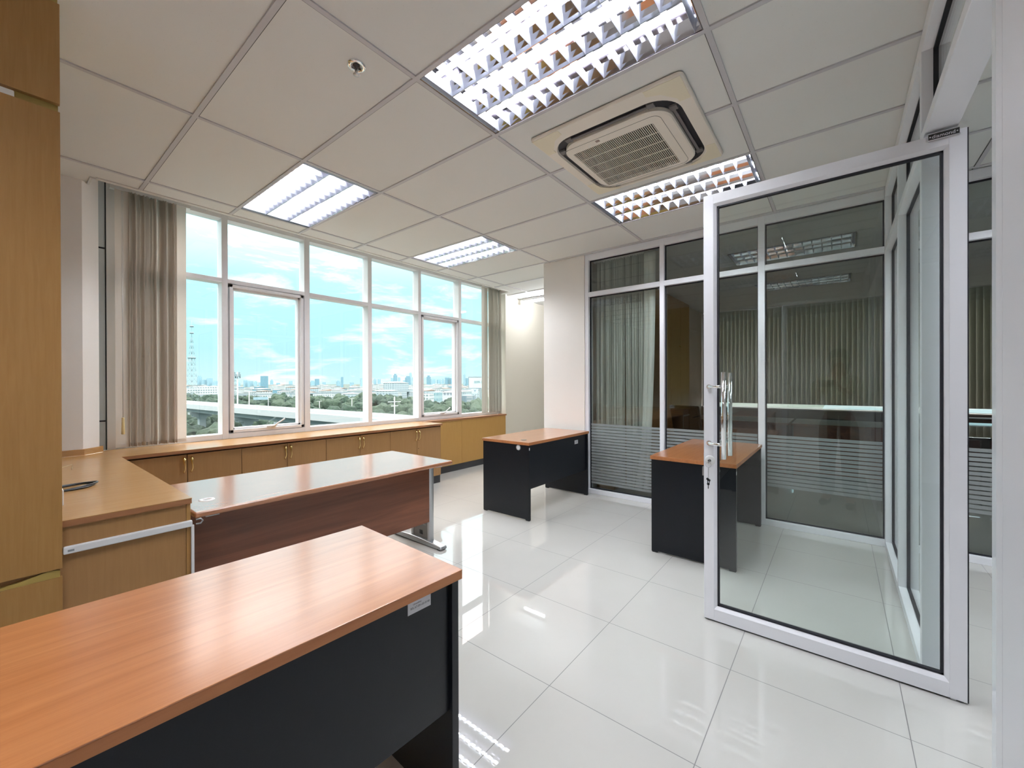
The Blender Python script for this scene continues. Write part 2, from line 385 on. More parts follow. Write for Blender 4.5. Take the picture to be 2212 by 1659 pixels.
# --- ceiling: tiles with holes for the lamps, grid bars below
GX0, GY0, GX, GY = 0.7177, 0.4491, 0.6132, 1.2264
lamps_on = [(1,0),(4,0),(1,2),(4,2),(1,-2),(4,-2),(-3,0)]
lamps_off = [(8,-1),(11,-1)]
far_off = [(5.545,0.45),(7.60,0.45)]    # centres of the unlit lamps of the next office (own grid)
TZ = CH + 0.006
cm = MB(); bars = MB()
ys_edge = 4.361
def yclip_top(x0, x1):
    if x1 <= 0.45: return 4.51
    if x0 >= 5.41: return 4.62
    return ys_edge
xs = sorted([GX0+GX*i for i in range(-6, 7)] + [XB, 0.445, XF])
xs = [x for x in xs if XB <= x <= XF]
ysb = [GY0+GY*j for j in range(-3, 4)]
def add_cells(mb, xs, y0, y1, holes):
    for a, b in zip(xs[:-1], xs[1:]):
        if b-a < 1e-6: continue
        top = min(y1, yclip_top(a, b))
        yy = [y0]+[y for y in ysb if y0 < y < top]+[top]
        for c, d in zip(yy[:-1], yy[1:]):
            mx_, my_ = (a+b)/2, (c+d)/2
            if any(h[0] < mx_ < h[1] and h[2] < my_ < h[3] for h in holes): continue
            mb.quad((a,c,TZ),(a,d,TZ),(b,d,TZ),(b,c,TZ))
holes = [(GX0+GX*i, GX0+GX*(i+1), GY0+GY*j, GY0+GY*(j+1)) for i, j in lamps_on]
add_cells(cm, xs, YB, 5, holes)
# passage behind the pillar, and the next office
xs2 = sorted([XF, 5.41, 8.0]+[GX0+GX*i for i in range(7, 12)])
add_cells(cm, xs2, 2.41, 5, [])
fh = [(5.52, 6.13, -0.16, 1.066), (7.55, 8.16, -0.16, 1.066)]
fx = [XF, 5.52, 6.13, 7.55, 8.16, XFAR+0.1]
for a, b in zip(fx[:-1], fx[1:]):
    for c, d in ((YB,-0.16),(-0.16,1.066),(1.066,2.41)):
        if any(h[0]-0.01 < (a+b)/2 < h[1] and h[2] < (c+d)/2 < h[3] for h in fh): continue
        cm.quad((a,c,TZ),(a,d,TZ),(b,d,TZ),(b,c,TZ))
ceil_ = smesh(cm, 'ceiling', M_ctile)
# grid bars (24 mm) with a thin dark joint beside each
def xbar(y, x0, x1): bars.box(x0, x1, y-0.012, y+0.012, CH-0.001, TZ+0.004)
def ybar(x, y0, y1): bars.box(x-0.012, x+0.012, y0, y1, CH-0.0013, TZ+0.004)
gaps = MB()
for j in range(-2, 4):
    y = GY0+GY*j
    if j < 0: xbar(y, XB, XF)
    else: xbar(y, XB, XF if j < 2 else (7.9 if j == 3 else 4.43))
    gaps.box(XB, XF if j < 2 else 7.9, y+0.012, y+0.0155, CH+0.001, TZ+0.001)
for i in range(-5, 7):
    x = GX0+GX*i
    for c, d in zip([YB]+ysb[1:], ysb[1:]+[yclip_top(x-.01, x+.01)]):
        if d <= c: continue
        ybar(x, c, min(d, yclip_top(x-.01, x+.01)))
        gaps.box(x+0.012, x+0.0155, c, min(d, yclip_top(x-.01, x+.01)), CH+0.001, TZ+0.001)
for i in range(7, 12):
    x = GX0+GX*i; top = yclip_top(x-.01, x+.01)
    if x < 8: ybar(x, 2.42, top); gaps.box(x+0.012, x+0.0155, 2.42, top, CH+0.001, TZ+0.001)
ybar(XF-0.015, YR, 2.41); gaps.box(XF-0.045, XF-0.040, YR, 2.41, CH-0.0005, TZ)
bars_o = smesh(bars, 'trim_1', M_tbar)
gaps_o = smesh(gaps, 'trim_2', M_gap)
# ceiling edge above the window: a vertical lip, then the blind recess going up
et = MB()
et.box(0.445, 5.41, ys_edge, ys_edge+0.012, CH-0.004, 3.16)
et.box(0.437, 0.449, ys_edge, 4.52, CH-0.004, 3.16)
et.box(XB, 0.445, 4.51, 4.522, CH-0.004, 3.16)
et.box(5.41, 5.42, ys_edge, 4.62, CH-0.004, 3.16)
et.box(0.47, 5.40, ys_edge-0.022, ys_edge, CH-0.003, TZ)
smesh(et, 'trim_3', M_ctrim)
rec = MB(); rec.box(XB, 5.6, ys_edge, 4.95, 3.15, 3.2)
smesh(rec, 'trim_4', M_wall2)

# --- walls
wl = MB()   # window wall below the sill, head above
wl.box(XB, 5.52, 4.69, 4.85, 0, SILL-0.03)
wl.box(XB, 5.6, 4.69, 4.85, 3.02, 3.2)
wl.box(XB, -0.15, 4.60, 4.85, 0, 3.2)
smesh(wl, 'wall_left', M_wall)
w2 = MB(); w2.box(5.53, 8.1, 4.62, 4.9, 0, 3.2); w2.box(5.52,5.56, 4.535, 4.9, SILL, 3.2)
smesh(w2, 'wall_far_left', M_wall)
w3 = MB(); w3.box(8.0, 8.1, 2.41, 4.62, 0, 2.9); w3.box(XF+0.12, XFAR, 2.41, 2.47, 0, 2.9)
smesh(w3, 'wall_passage', M_wall2)
w4 = MB(); w4.box(XB-0.1, XB, YB, 4.8, 0, 3.2)
smesh(w4, 'wall_front', M_wall2)
w5 = MB(); w5.box(XB, XFAR+0.1, YB-0.1, YB, 0, 3.2)
smesh(w5, 'wall_corridor', M_wall2)
w6 = MB(); w6.box(XFAR, XFAR+0.15, YB, 2.41, 0, 0.80); w6.box(XFAR, XFAR+0.15, YB, 2.41, 2.86, 3.2); 
for yy in (-2.9, -1.1, 0.7): w6.box(XFAR+0.06, XFAR+0.13, yy, yy+0.06, 0.93, 2.86)
w6.box(XFAR+0.06, XFAR+0.13, YB, 2.41, 0.93, 0.97); w6.box(XFAR-0.02, XFAR+0.13, 2.27, 2.41, 0.8, 2.86)
smesh(w6, 'wall_far', pmat('dark_wall_below_window', (0.10, 0.10, 0.10, 1), 0.6))
sl = MB(); sl.box(XFAR-0.14, XFAR+0.16, YB, 2.41, 0.775, 0.80)
smesh(sl, 'trim_5', M_plw)
# unseen roof slab, added so that no sun leaks in
smesh(MB().box(XB-0.1, XFAR+0.2, YB-0.1, 4.95, 3.2, 3.3), 'roof', M_wall2)

# column at the left end of the window, with its skirting
colm = MB(); colm.prism([(-0.15,4.49),(0.407,4.49),(0.506,4.588),(0.506,4.70),(-0.15,4.70)], SILL, 3.16, 'xyz')
tag(colm.obj('wall_column', pmat('column_paint', (0.90,0.86,0.82,1), 0.7)), 'cream painted column with bevelled corner beside the left vertical blind', 'column')['kind'] = 'structure'
sk = MB(); sk.prism([(-0.15,4.474),(0.412,4.474),(0.527,4.576),(0.527,4.62),(-0.15,4.62)], SILL, SILL+0.045, 'xyz')
smesh(sk, 'baseboard_left', M_oakx)
gp = MB(); gp.box(0.50, 0.5605, 4.69, 4.80, SILL, 3.15)
g_ = smesh(gp, 'trim_6', M_aluGrey)
gl_ = MB()
for z in (1.02, 2.43): gl_.box(0.50, 0.553, 4.686, 4.70, z, z+0.012)
gl_.box(0.554, 0.5598, 4.68, 4.70, SILL, 3.1)
smesh(gl_, 'trim_7', M_gasket)
# oak panelling of the window wall right of the cabinets, black plinth
pn = MB(); pn.box(3.70, 4.448, 4.535, 4.69, 0.10, SILL-0.024); pn.box(4.451, 5.515, 4.535, 4.69, 0.10, SILL-0.024)
smesh(pn, 'wall_panel', M_pan)
pt = MB(); pt.box(3.70, 5.53, 4.525, 4.69, SILL-0.024, SILL)
smesh(pt, 'trim_8', M_edge)
smesh(MB().box(3.70, 5.53, 4.545, 4.69, 0, 0.10), 'baseboard_window', M_plinth)

# pillar
pl = MB(); pl.box(XF, 4.95, 2.425, 3.002, 0, CH+0.004)
smesh(pl, 'wall_pillar', M_pillar, 0.004)
smesh(MB().box(XF-0.012, XF+0.02, 2.403, 2.440, 0, CH), 'trim_9', M_pillar)

# ================================================================== WINDOWS
mull = [(0.560,0.615), (1.360,1.412), (2.145,2.205), (2.938,2.993), (3.735,3.786), (4.527,4.586), (5.475,5.53)]
TZ0, TZ1 = 2.311, 2.352
GY_ = 4.765
for k in range(6):
    a, b = mull[k][1], mull[k+1][0]
    W = struct('window_%d' % (k+1), (a, YW, SILL))
    f = MB()
    f.box(mull[k][0], mull[k][1], YW, YW+0.13, SILL, 3.05)
    if k == 5: f.box(mull[6][0], mull[6][1], YW, YW+0.13, SILL, 3.05)
    f.box(a, b, YW, YW+0.13, SILL, 0.838)
    f.box(a, b, YW, YW+0.13, TZ0, TZ1)
    f.box(a, b, YW, YW+0.13, 2.93, 3.05)
    f.obj('window_frame', M_aluw, W, 0.002, True)
    g = MB(); g.box(a, b, GY_, GY_+0.006, TZ1, 2.93)
    sash = k in (1, 4)
    if not sash: g.box(a, b, GY_, GY_+0.006, 0.838, TZ0)
    g.obj('glass_pane', M_glassW, W, 0, True)
    if sash:
        s = MB()
        for (i0, i1, y0) in ((0.012, 0.040, YW-0.004), (0.036, 0.058, YW+0.03)):
            x0, x1, z0, z1 = a+i0, b-i0, 0.838+i0-0.006, TZ0-i0+0.006
            t = i1-i0
            s.box(x0, x1, y0, YW+0.10, z0, z0+t); s.box(x0, x1, y0, YW+0.10, z1-t, z1)
            s.box(x0, x0+t, y0, YW+0.10, z0, z1); s.box(x1-t, x1, y0, YW+0.10, z0, z1)
        so = s.obj('sash', M_aluw, W, 0.0015, True)
        MB().box(a+0.055, b-0.055, GY_-0.03, GY_-0.024, 0.885, TZ0-0.05).obj('sash_pane', M_glassW, so, 0, True)
        h = MB(); cx = (a+b)/2+0.02
        h.box(cx-0.05, cx+0.04, YW-0.016, YW+0.002, 0.872, 0.888)
        h.tube([(cx, YW-0.012, 0.882), (cx+0.02, YW-0.04, 0.888), (cx+0.05, YW-0.05, 0.918), (cx+0.085, YW-0.05, 0.937), (cx+0.115, YW-0.05, 0.958)], 0.007, 8, rs=[0.010, 0.009, 0.007, 0.008, 0.008])
        h.obj('window_handle', M_plw, so, 0, True)

# ================================================================== GLASS PARTITIONS
TR0, TR1 = 2.361, 2.414
def partition(name, axis, pos, spans, thick=0.10, gmat=M_glassD, film=True, glassoff=0.05, top=CH, sgn=1):
    """framed glazed partition. axis 'y': plane x=pos running along y ; axis 'x': plane y=pos running along x (body towards -y)"""
    S = struct(name, (pos, spans[0][0], 0) if axis == 'y' else (spans[0][0], pos, 0))
    fr = MB(); gk = MB(); gl = MB(); fm = MB()
    def B(mb, a0, a1, d0, d1, z0, z1):
        if axis == 'y': mb.box(pos+d0, pos+d1, a0, a1, z0, z1)
        else: mb.box(a0, a1, pos-d1, pos-d0, z0, z1)
    t = 0.045
    for (a, b, post) in spans:      # glass opening a..b
        B(fr, a, b, 0, thick, 0, 0.052); B(fr, a, b, 0, thick, TR0, TR1); B(fr, a, b, 0, thick, 2.798, top)
        for z0, z1 in ((0.052, TR0), (TR1, 2.798)):
            g = 0.009
            e = 0.012
            B(gk, a, b, glassoff-e, glassoff+e, z0, z0+g); B(gk, a, b, glassoff-e, glassoff+e, z1-g, z1)
            B(gk, a, a+g, glassoff-e, glassoff+e, z0, z1); B(gk, b-g, b, glassoff-e, glassoff+e, z0, z1)
            B(gl, a, b, glassoff-0.004, glassoff+0.004, z0, z1)
        for (p0, p1) in post: B(fr, p0, p1, 0, thick, 0, top)
        if film:
            for k in range(21 if a > 0.55 else 14):
                z1 = 0.836-0.0348*k
                B(fm, a+0.012, b-0.012, glassoff-0.0052, glassoff-0.0044, z1-0.0268, z1)
    fr.obj('partition_frame', M_alu, S, 0.0025, True)
    gk.obj('gasket', M_gasket, S, 0, True)
    gl.obj('glass_pane', gmat, S, 0, True)
    if film: fm.obj('frosted_film', M_film, S, 0, True)
    return S
partition('wall_back', 'y', XF, [(1.505, 2.355, [(2.355, 2.403), (1.458, 1.505)]), (0.590, 1.458, [(0.535, 0.590)]), (-0.29, 0.535, [(-0.39, -0.29)]),
                                 (-1.25, -0.39, [(-1.30, -1.25)]), (-2.2, -1.30, [(-2.25, -2.20)]), (-2.95, -2.25, [(-3.0, -2.95)])])
partition('wall_right', 'x', YR, [(3.545, 4.40, [(4.40, XF-0.001), (3.50, 3.545)]), (2.625, 3.50, [(2.58, 2.625)])], gmat=M_glass, film=False)
# over the door and the wall near the camera
oh = struct('wall_over_door', (1.5, YR, TR0))
MB().box(1.50, 2.58, YR-0.10, YR, 2.388, TR1+0.02).box(1.50, 2.58, YR-0.10, YR, 2.798, CH).obj('partition_frame', M_alu, oh, 0.0025, True)
gk = MB(); 
for z in (TR1+0.02, 2.789): gk.box(1.5, 2.58, YR-0.062, YR-0.038, z, z+0.009)
for x in (1.5, 2.571): gk.box(x, x+0.009, YR-0.062, YR-0.038, TR1, 2.798)
gk.obj('gasket', M_gasket, oh, 0, True)
MB().box(1.5, 2.58, YR-0.054, YR-0.046, TR1, 2.798).obj('glass_pane', M_glass, oh, 0, True)
jb = MB(); jb.box(1.452, 1.50, YR-0.10, YR, 0, CH)
smesh(jb, 'trim_10', pmat('glossy_white_jamb', (0.78, 0.81, 0.85, 1), 0.08), 0.001)
nw = MB(); nw.box(1.405, 1.452, YR-0.10, YR+0.003, 0, CH); nw.box(XB, 1.4035, YR-0.10, YR+0.003, 0, CH)
smesh(nw, 'wall_near_right', M_wallR, 0.001)

# ================================================================== DOOR (open, at right angles)
D = struct('door_1', (2.47, -0.35, 0.008))
DX0, DX1 = 2.47, 2.515
Y0, Y1, DZ0, DZ1 = -0.412, 0.592, 0.008, 2.366
st = MB()
st.box(DX0, DX1, 0.541, Y1, DZ0, DZ1); st.box(DX0, DX1, Y0, -0.360, DZ0, DZ1)
st.box(DX0, DX1, -0.360, 0.541, DZ0, 0.070); st.box(DX0, DX1, -0.360, 0.541, 2.313, DZ1)
do = st.obj('door_frame', M_alu, D, 0.0012, True)
bd = MB()   # sloped glazing beads
gy0, gy1, gz0, gz1 = -0.345, 0.526, 0.088, 2.298
def bead(P, Q, R_, S_): bd.quad(P, Q, R_, S_)
for xs_, xg in ((DX0, DX0+0.014), (DX1, DX1-0.014)):
    bead((xs_, -0.360, 0.070), (xs_, 0.541, 0.070), (xg, gy1, gz0), (xg, gy0, gz0))
    bead((xs_, -0.360, 2.313), (xs_, 0.541, 2.313), (xg, gy1, gz1), (xg, gy0, gz1))
    bead((xs_, -0.360, 0.070), (xs_, -0.360, 2.313), (xg, gy0, gz1), (xg, gy0, gz0))
    bead((xs_, 0.541, 0.070), (xs_, 0.541, 2.313), (xg, gy1, gz1), (xg, gy1, gz0))
bd.obj('glazing_bead', M_alu, D, 0, True)
gk = MB(); e = 0.0085
gk.box(DX0+0.012, DX1-0.012, gy0, gy1, gz0, gz0+e); gk.box(DX0+0.012, DX1-0.012, gy0, gy1, gz1-e, gz1)
gk.box(DX0+0.012, DX1-0.012, gy0, gy0+e, gz0, gz1); gk.box(DX0+0.012, DX1-0.012, gy1-e, gy1, gz0, gz1)
gk.obj('gasket', M_gasket, D, 0, True)
MB().box(2.489, 2.496, gy0+0.004, gy1-0.004, gz0+0.004, gz1-0.004).obj('glass_pane', M_glass, D, 0, True)
MB().box(DX0+0.001, DX1-0.001, Y0-0.004, Y0, DZ0, DZ1-0.002).obj('edge_seal', M_gasket, D, 0, True)
MB().box(DX0+0.004, DX1-0.004, Y0+0.01, Y1-0.004, 0.0035, 0.0085).obj('bottom_brush', M_dark, D, 0, True)
for sx, bx, xf in ((-1, 2.415, DX0), (1, 2.575, DX1)):
    h = MB()
    h.cyl((bx, 0.480, 0.915 if sx < 0 else 0.912), (bx, 0.480, 1.380), 0.0125, 24)
    for z in (1.302, 0.990):
        h.cyl((xf+sx*0.001, 0.563, z), (xf+sx*0.012, 0.563, z), 0.013, 20)
        h.tube([(xf, 0.563, z), (xf+sx*0.018, 0.561, z), (xf+sx*0.032, 0.552, z), (bx-sx*0.008, 0.515, z), (bx, 0.483, z)], 0.0085, 12)
    h.obj('pull_handle', M_chrome, D, 0, True)
lk = MB(); lk.lathe([(0.0,-0.008),(0.019,-0.008),(0.026,-0.005),(0.0275,0.0)], (DX0, 0.560, 0.893), 'x')
lk.obj('lock_rosette', M_plw, D, 0, True)
lc = MB(); lc.cyl((DX0-0.015, 0.560, 0.893), (DX0, 0.560, 0.893), 0.0085, 16)
lc.obj('lock_cylinder', M_chrome, D, 0, True)
lp = MB(); lp.box(DX0+0.010, DX1-0.010, Y1, Y1+0.003, 0.755, 0.930); lp.box(DX0+0.014, DX1-0.014, Y1+0.003, Y1+0.012, 0.80, 0.85)
lp.obj('lock_plate', M_steel, D, 0, True)
cp = MB(); cp.box(DX0-0.005, DX1, -0.390, -0.299, 2.346, 2.371)
cpo = cp.obj('closer_plate', M_dark, D, 0.0008, True)
ed = MB(); ed.box(DX0-0.0062, DX0-0.0048, -0.392, -0.297, 2.344, 2.3465); ed.box(DX0-0.0062, DX0-0.0048, -0.392, -0.297, 2.3708, 2.373)
ed.cyl((DX0-0.007,-0.383,2.3585),(DX0-0.005,-0.383,2.3585),0.0025,10).cyl((DX0-0.007,-0.304,2.3585),(DX0-0.005,-0.304,2.3585),0.0025,10)
ed.obj('plate_rim', M_chrome, cpo, 0, True)
off = Vector((DX0-0.0058, -0.3435, 2.3580)) - Vector((2.47, -0.35, 0.008))
text_mesh('diamond', 0.020, 'brand_lettering', M_silvertext, D, Matrix.Translation(off) @ Matrix(((0,0,-1,0),(-1,0,0,0),(0,1,0,0),(0,0,0,1))), 0.0006, 1.0)
# pivot between door and post
MB().cyl((2.492,-0.372,2.36),(2.492,-0.372,2.366),0.012,12).cyl((2.492,-0.372,0.0),(2.492,-0.372,0.010),0.02,16).obj('pivot', M_steel, D, 0, True)
# keys
K = thing('key_ring', 'keys on a thin ring hanging from the lock of the open glass door', 'keys', (DX0-0.014, 0.560, 0.893))
MB().box(-0.014, 0.0, -0.0012, 0.0012, -0.005, 0.005).box(-0.030, -0.012, -0.0012, 0.0012, -0.011, 0.009).obj('key', M_chrome, K)
rg = [(-0.024, 0.014*math.sin(t), -0.020+0.014*math.cos(t)) for t in [2*math.pi*k/20 for k in range(20)]]
MB().tube(rg, 0.0008, 6, True).obj('split_ring', M_steel, K)
ch = MB(); zz = -0.034
for k in range(14): ch.box(-0.0255, -0.0225, -0.0016, 0.0016, zz-0.0042*(k+1), zz-0.0042*k-0.001)
ch.obj('chain', M_steel, K)
kk = MB()
for q, (dy, dz) in enumerate(((0.004,-0.098),(-0.004,-0.104),(0.001,-0.125))):
    kk.cyl((-0.024, dy, dz), (-0.0225, dy, dz), 0.007, 12); kk.box(-0.0240, -0.0225, dy-0.002, dy+0.002, dz-0.026, dz)
kk.obj('key', M_chrome, K)

# ================================================================== CEILING LAMPS
def make_lamp(lit=True):
    T = thing('ceiling_light', 'x', 'ceiling light', (0,0,CH))
    hx, hy = GX/2-0.012, GY/2-0.012
    h = MB()     # recessed housing
    h.quad((-hx,-hy,0.10),(hx,-hy,0.10),(hx,hy,0.10),(-hx,hy,0.10))
    h.quad((-hx,-hy,0.0),(-hx,hy,0.0),(-hx,hy,0.10),(-hx,-hy,0.10)); h.quad((hx,-hy,0.0),(hx,hy,0.0),(hx,hy,0.10),(hx,-hy,0.10))
    h.quad((-hx,-hy,0.0),(hx,-hy,0.0),(hx,-hy,0.10),(-hx,-hy,0.10)); h.quad((-hx,hy,0.0),(hx,hy,0.0),(hx,hy,0.10),(-hx,hy,0.10))
    h.obj('housing', M_reflect, T)
    lv = MB(); W3 = 2*hx/3
    for k in (1, 2):
        x = -hx+W3*k
        prof = [(x-0.003,0.002),(x+0.003,0.002),(x+0.008,0.018),(x+0.020,0.038),(x+0.040,0.056),(x-0.040,0.056),(x-0.020,0.038),(x-0.008,0.018)]
        lv.prism(prof, -hy+0.035, hy-0.035, 'xzy')
    for sx in (-1, 1):
        x = sx*hx
        lv.prism([(x,0.002),(x-sx*0.004,0.002),(x-sx*0.012,0.020),(x-sx*0.035,0.056),(x,0.056)], -hy, hy, 'xzy')
    n = 14; bl = MB()
    for k in range(n):
        y = -hy+0.035+(2*hy-0.07)*k/(n-1)
        bl.prism([(y-0.0008,0.0025),(y+0.0008,0.0025),(y+0.0085,0.046),(y-0.0085,0.046)], -hx+0.004, hx-0.004, 'yzx')
    bl.obj('cross_blades', M_blade, T)
    for sy in (-1, 1):
        y = sy*hy
        lv.prism([(y,0.001),(y-sy*0.006,0.001),(y-sy*0.03,0.06),(y,0.06)], -hx, hx, 'yzx')
    lv.obj('louver', M_louver, T)
    for k in range(3):
        x = -hx+W3*(k+0.5)
        MB().cyl((x,-hy+0.03,0.064),(x,hy-0.03,0.064),0.0130,14).obj('fluorescent_tube', M_tube if lit else M_tubeoff, T)
    return T
lampo = make_lamp(True)
lab = {(1,0): 'large lit louvred ceiling light at the top, nearest the camera, above the air conditioner',
       (4,0): 'lit louvred ceiling light behind the air conditioner, partly behind the door frame',
       (1,2): 'lit louvred ceiling light above the second window bay, leftmost of the lights',
       (4,2): 'small lit louvred ceiling light far off near the right part of the windows',
       (1,-2): 'lit louvred ceiling light in the corridor behind the side glass wall',
       (4,-2): 'added unseen louvred ceiling light in the corridor, brightening the partition posts',  # out of view, added to light the glass wall posts
       (-3,0): 'added unseen louvred ceiling light behind the camera, brightening the oak wardrobe',  # out of view, added because the wardrobe came out too dark
       (-2,2): 'lit louvred ceiling light behind the camera over the oak wardrobe'}
for n_, (i, j) in enumerate(lamps_on):
    c = (GX0+GX*(i+0.5), GY0+GY*(j+0.5), CH)
    if n_ == 0: lampo.location = c; lampo['label'] = lab[(i,j)]; lampo['group'] = 'louvred ceiling lights'
    else: dup(lampo, c, 0, lab[(i,j)], 'louvred ceiling lights')
lo = make_lamp(False); lo.location = ((5.52+6.13)/2, 0.453, CH); lo['group'] = 'unlit ceiling lights of the next office'
lo['label'] = 'unlit louvred ceiling light of the dark next office, the nearer and upper one'
dup(lo, ((7.55+8.16)/2, 0.453, CH), 0, 'unlit louvred ceiling light of the dark next office, the farther and lower one')
# batten lamp in the passage
bt = thing('batten_light', 'bare lit fluorescent tube on a white batten in the passage behind the pillar', 'ceiling light', (6.03, 3.92, CH))
MB().box(-0.025,0.025,-0.61,0.61,-0.045,-0.0002).obj('batten', M_plw, bt, 0.003)
MB().cyl((0,-0.60,-0.070),(0,0.60,-0.070),0.014,14).obj('fluorescent_tube', M_tube, bt)
for s in (-1, 1): MB().box(-0.012,0.012,s*0.605-0.012,s*0.605+0.012,-0.088,-0.04).obj('lamp_holder', M_plw, bt, 0.002)

# ================================================================== AIR CONDITIONER
AC = thing('air_conditioner', 'square ceiling cassette air conditioner with yellowed corners beside the big ceiling light', 'air conditioner', (2.585, 1.068, CH))
P0 = rrect(0, 0, 0.475, 0.465, 0.03, 10); P1 = rrect(0.04, 0.005, 0.405, 0.395, 0.16, 10); 
ZB = -0.017
m = MB()
m.ring([(x,y,-0.0005) for x,y in P0], [(x*0.995,y*0.995,ZB+0.006) for x,y in P0])
m.ring([(x*0.995,y*0.995,ZB+0.006) for x,y in P0], [(x*0.985,y*0.985,ZB) for x,y in P0])
m.ring([(x*0.985,y*0.985,ZB) for x,y in P0], [(x,y,ZB) for x,y in P1])
m.ring([(x,y,ZB) for x,y in P1], [(0.04+(x-0.04)*0.985,0.005+(y-0.005)*0.985,-0.004) for x,y in P1])
m.obj('panel', M_acw, AC)
for sx in (-1, 1):
    for sy in (-1, 1):
        ck = MB()
        x0, x1 = sorted((sx*0.463, sx*0.463-sx*0.14)); y0, y1 = sorted((sy*0.452, sy*0.452-sy*0.19))
        P = [(sx*0.463, sy*0.452), (sx*0.463, sy*0.262), (sx*0.430+0.012, sy*0.262), (sx*0.40+0.012, sy*0.33), (sx*0.335+0.02, sy*0.383), (sx*0.30, sy*0.393), (sx*0.27, sy*0.393), (sx*0.27, sy*0.452)]
        ck.prism(P, ZB-0.002, ZB+0.002, 'xyz')
        ck.obj('corner_cover', M_acy, AC)
sl_ = MB(); sl_.poly([(0.04+(x-0.04)*0.99,0.005+(y-0.005)*0.99,-0.003) for x,y in P1]); sl_.obj('air_slot', M_acslot, AC)
for s in (-1, 1):
    MB().box(0.04-0.26, 0.04+0.26, 0.005+s*0.352-0.008, 0.005+s*0.352+0.008, -0.014, -0.008).obj('air_flap', M_acflap, AC)
    MB().box(0.04+s*0.363-0.008, 0.04+s*0.363+0.008, 0.005-0.25, 0.005+0.25, -0.014, -0.008).obj('air_flap', M_acflap, AC)
for sx in (-1,1):
    for sy in (-1,1):
        MB().box(0.04+sx*0.27-0.02, 0.04+sx*0.27+0.02, 0.005+sy*0.335, 0.005+sy*0.375, -0.0155, -0.004).obj('slot_bracket', M_acflap, AC)
        MB().box(0.04+sx*0.345, 0.04+sx*0.385, 0.005+sy*0.26-0.02, 0.005+sy*0.26+0.02, -0.0155, -0.004).obj('slot_bracket', M_acflap, AC)
P2 = rrect(0.048, 0.012, 0.352, 0.342, 0.13, 10); P2b = rrect(0.048, 0.012, 0.344, 0.334, 0.125, 10)
P3 = rrect(0.04, 0.005, 0.300, 0.300, 0.05, 10)
c = MB()
c.ring([(x,y,-0.003) for x,y in P2], [(x,y,-0.024) for x,y in P2]); c.ring([(x,y,-0.024) for x,y in P2], [(x,y,-0.030) for x,y in P2b])
gx0, gx1, gy0_, gy1_ = -0.195, 0.345, -0.22, 0.31       # grille opening
GR = rrect((gx0+gx1)/2, (gy0_+gy1_)/2, (gx1-gx0)/2, (gy1_-gy0_)/2, 0.008, 10)
c.ring([(x,y,-0.030) for x,y in P2b], [(x,y,-0.030) for x,y in GR]); c.ring([(x,y,-0.030) for x,y in GR], [(x,y,-0.006) for x,y in GR])
c.obj('centre_panel', M_acw, AC)
dk = MB(); dk.poly([(x,y,-0.008) for x,y in GR]); dk.obj('grille_backing', M_grd, AC)
gr = MB(); ns = 46
for k in range(ns):
    y = gy0_+(gy1_-gy0_)*(k+0.5)/ns; gr.box(gx0, gx1, y-0.0019, y+0.0019, -0.030, -0.0265)
for k in range(1, 5):
    x = gx0+(gx1-gx0)*k/5; gr.box(x-0.0018, x+0.0018, gy0_, gy1_, -0.0305, -0.026)
gr.obj('grille', M_acw, AC)
jn = MB()   # joint line of the hinged intake panel
PJ = rrect(0.055, 0.04, 0.315, 0.315, 0.05, 8)
jn.tube([(x,y,-0.0302) for x,y in PJ], 0.0011, 4, True)
jn.obj('panel_joint', M_grd, AC)
MB().box(-0.245,-0.225, 0.10, 0.125, -0.0315,-0.030).obj('maker_badge', pmat('brown_badge', (0.35,0.25,0.2,1),0.5), AC)

# sprinkler
SP = thing('fire_sprinkler', 'chrome fire sprinkler head hanging from a tile near the big ceiling light', 'sprinkler', (1.096, 1.834, CH+0.004))
MB().lathe([(0.020,0.004),(0.024,0.0),(0.024,-0.004),(0.030,-0.010),(0.040,-0.008),(0.044,-0.002),(0.044,0.002)], (0,0,0)).obj('escutcheon', M_chrome, SP)
MB().lathe([(0.0,0.0),(0.018,0.0),(0.018,-0.006),(0.010,-0.012),(0.010,-0.018),(0.0,-0.018)], (0,0,0)).obj('valve_body', pmat('dark_bronze',(0.12,0.10,0.10,1),0.3,metal=0.8), SP)
s_ = MB(); s_.cyl((0,0,-0.018),(0,0,-0.046),0.0028,10)
for s in (-1,1): s_.tube([(0.0,s*0.009,-0.014),(0,s*0.014,-0.028),(0,s*0.004,-0.044)],0.0016,6)
s_.obj('frame_arm', M_steel, SP)
MB().lathe([(0.0,-0.050),(0.005,-0.050),(0.016,-0.047),(0.016,-0.045),(0.0,-0.045)], (0,0,0)).obj('deflector', M_steel, SP)

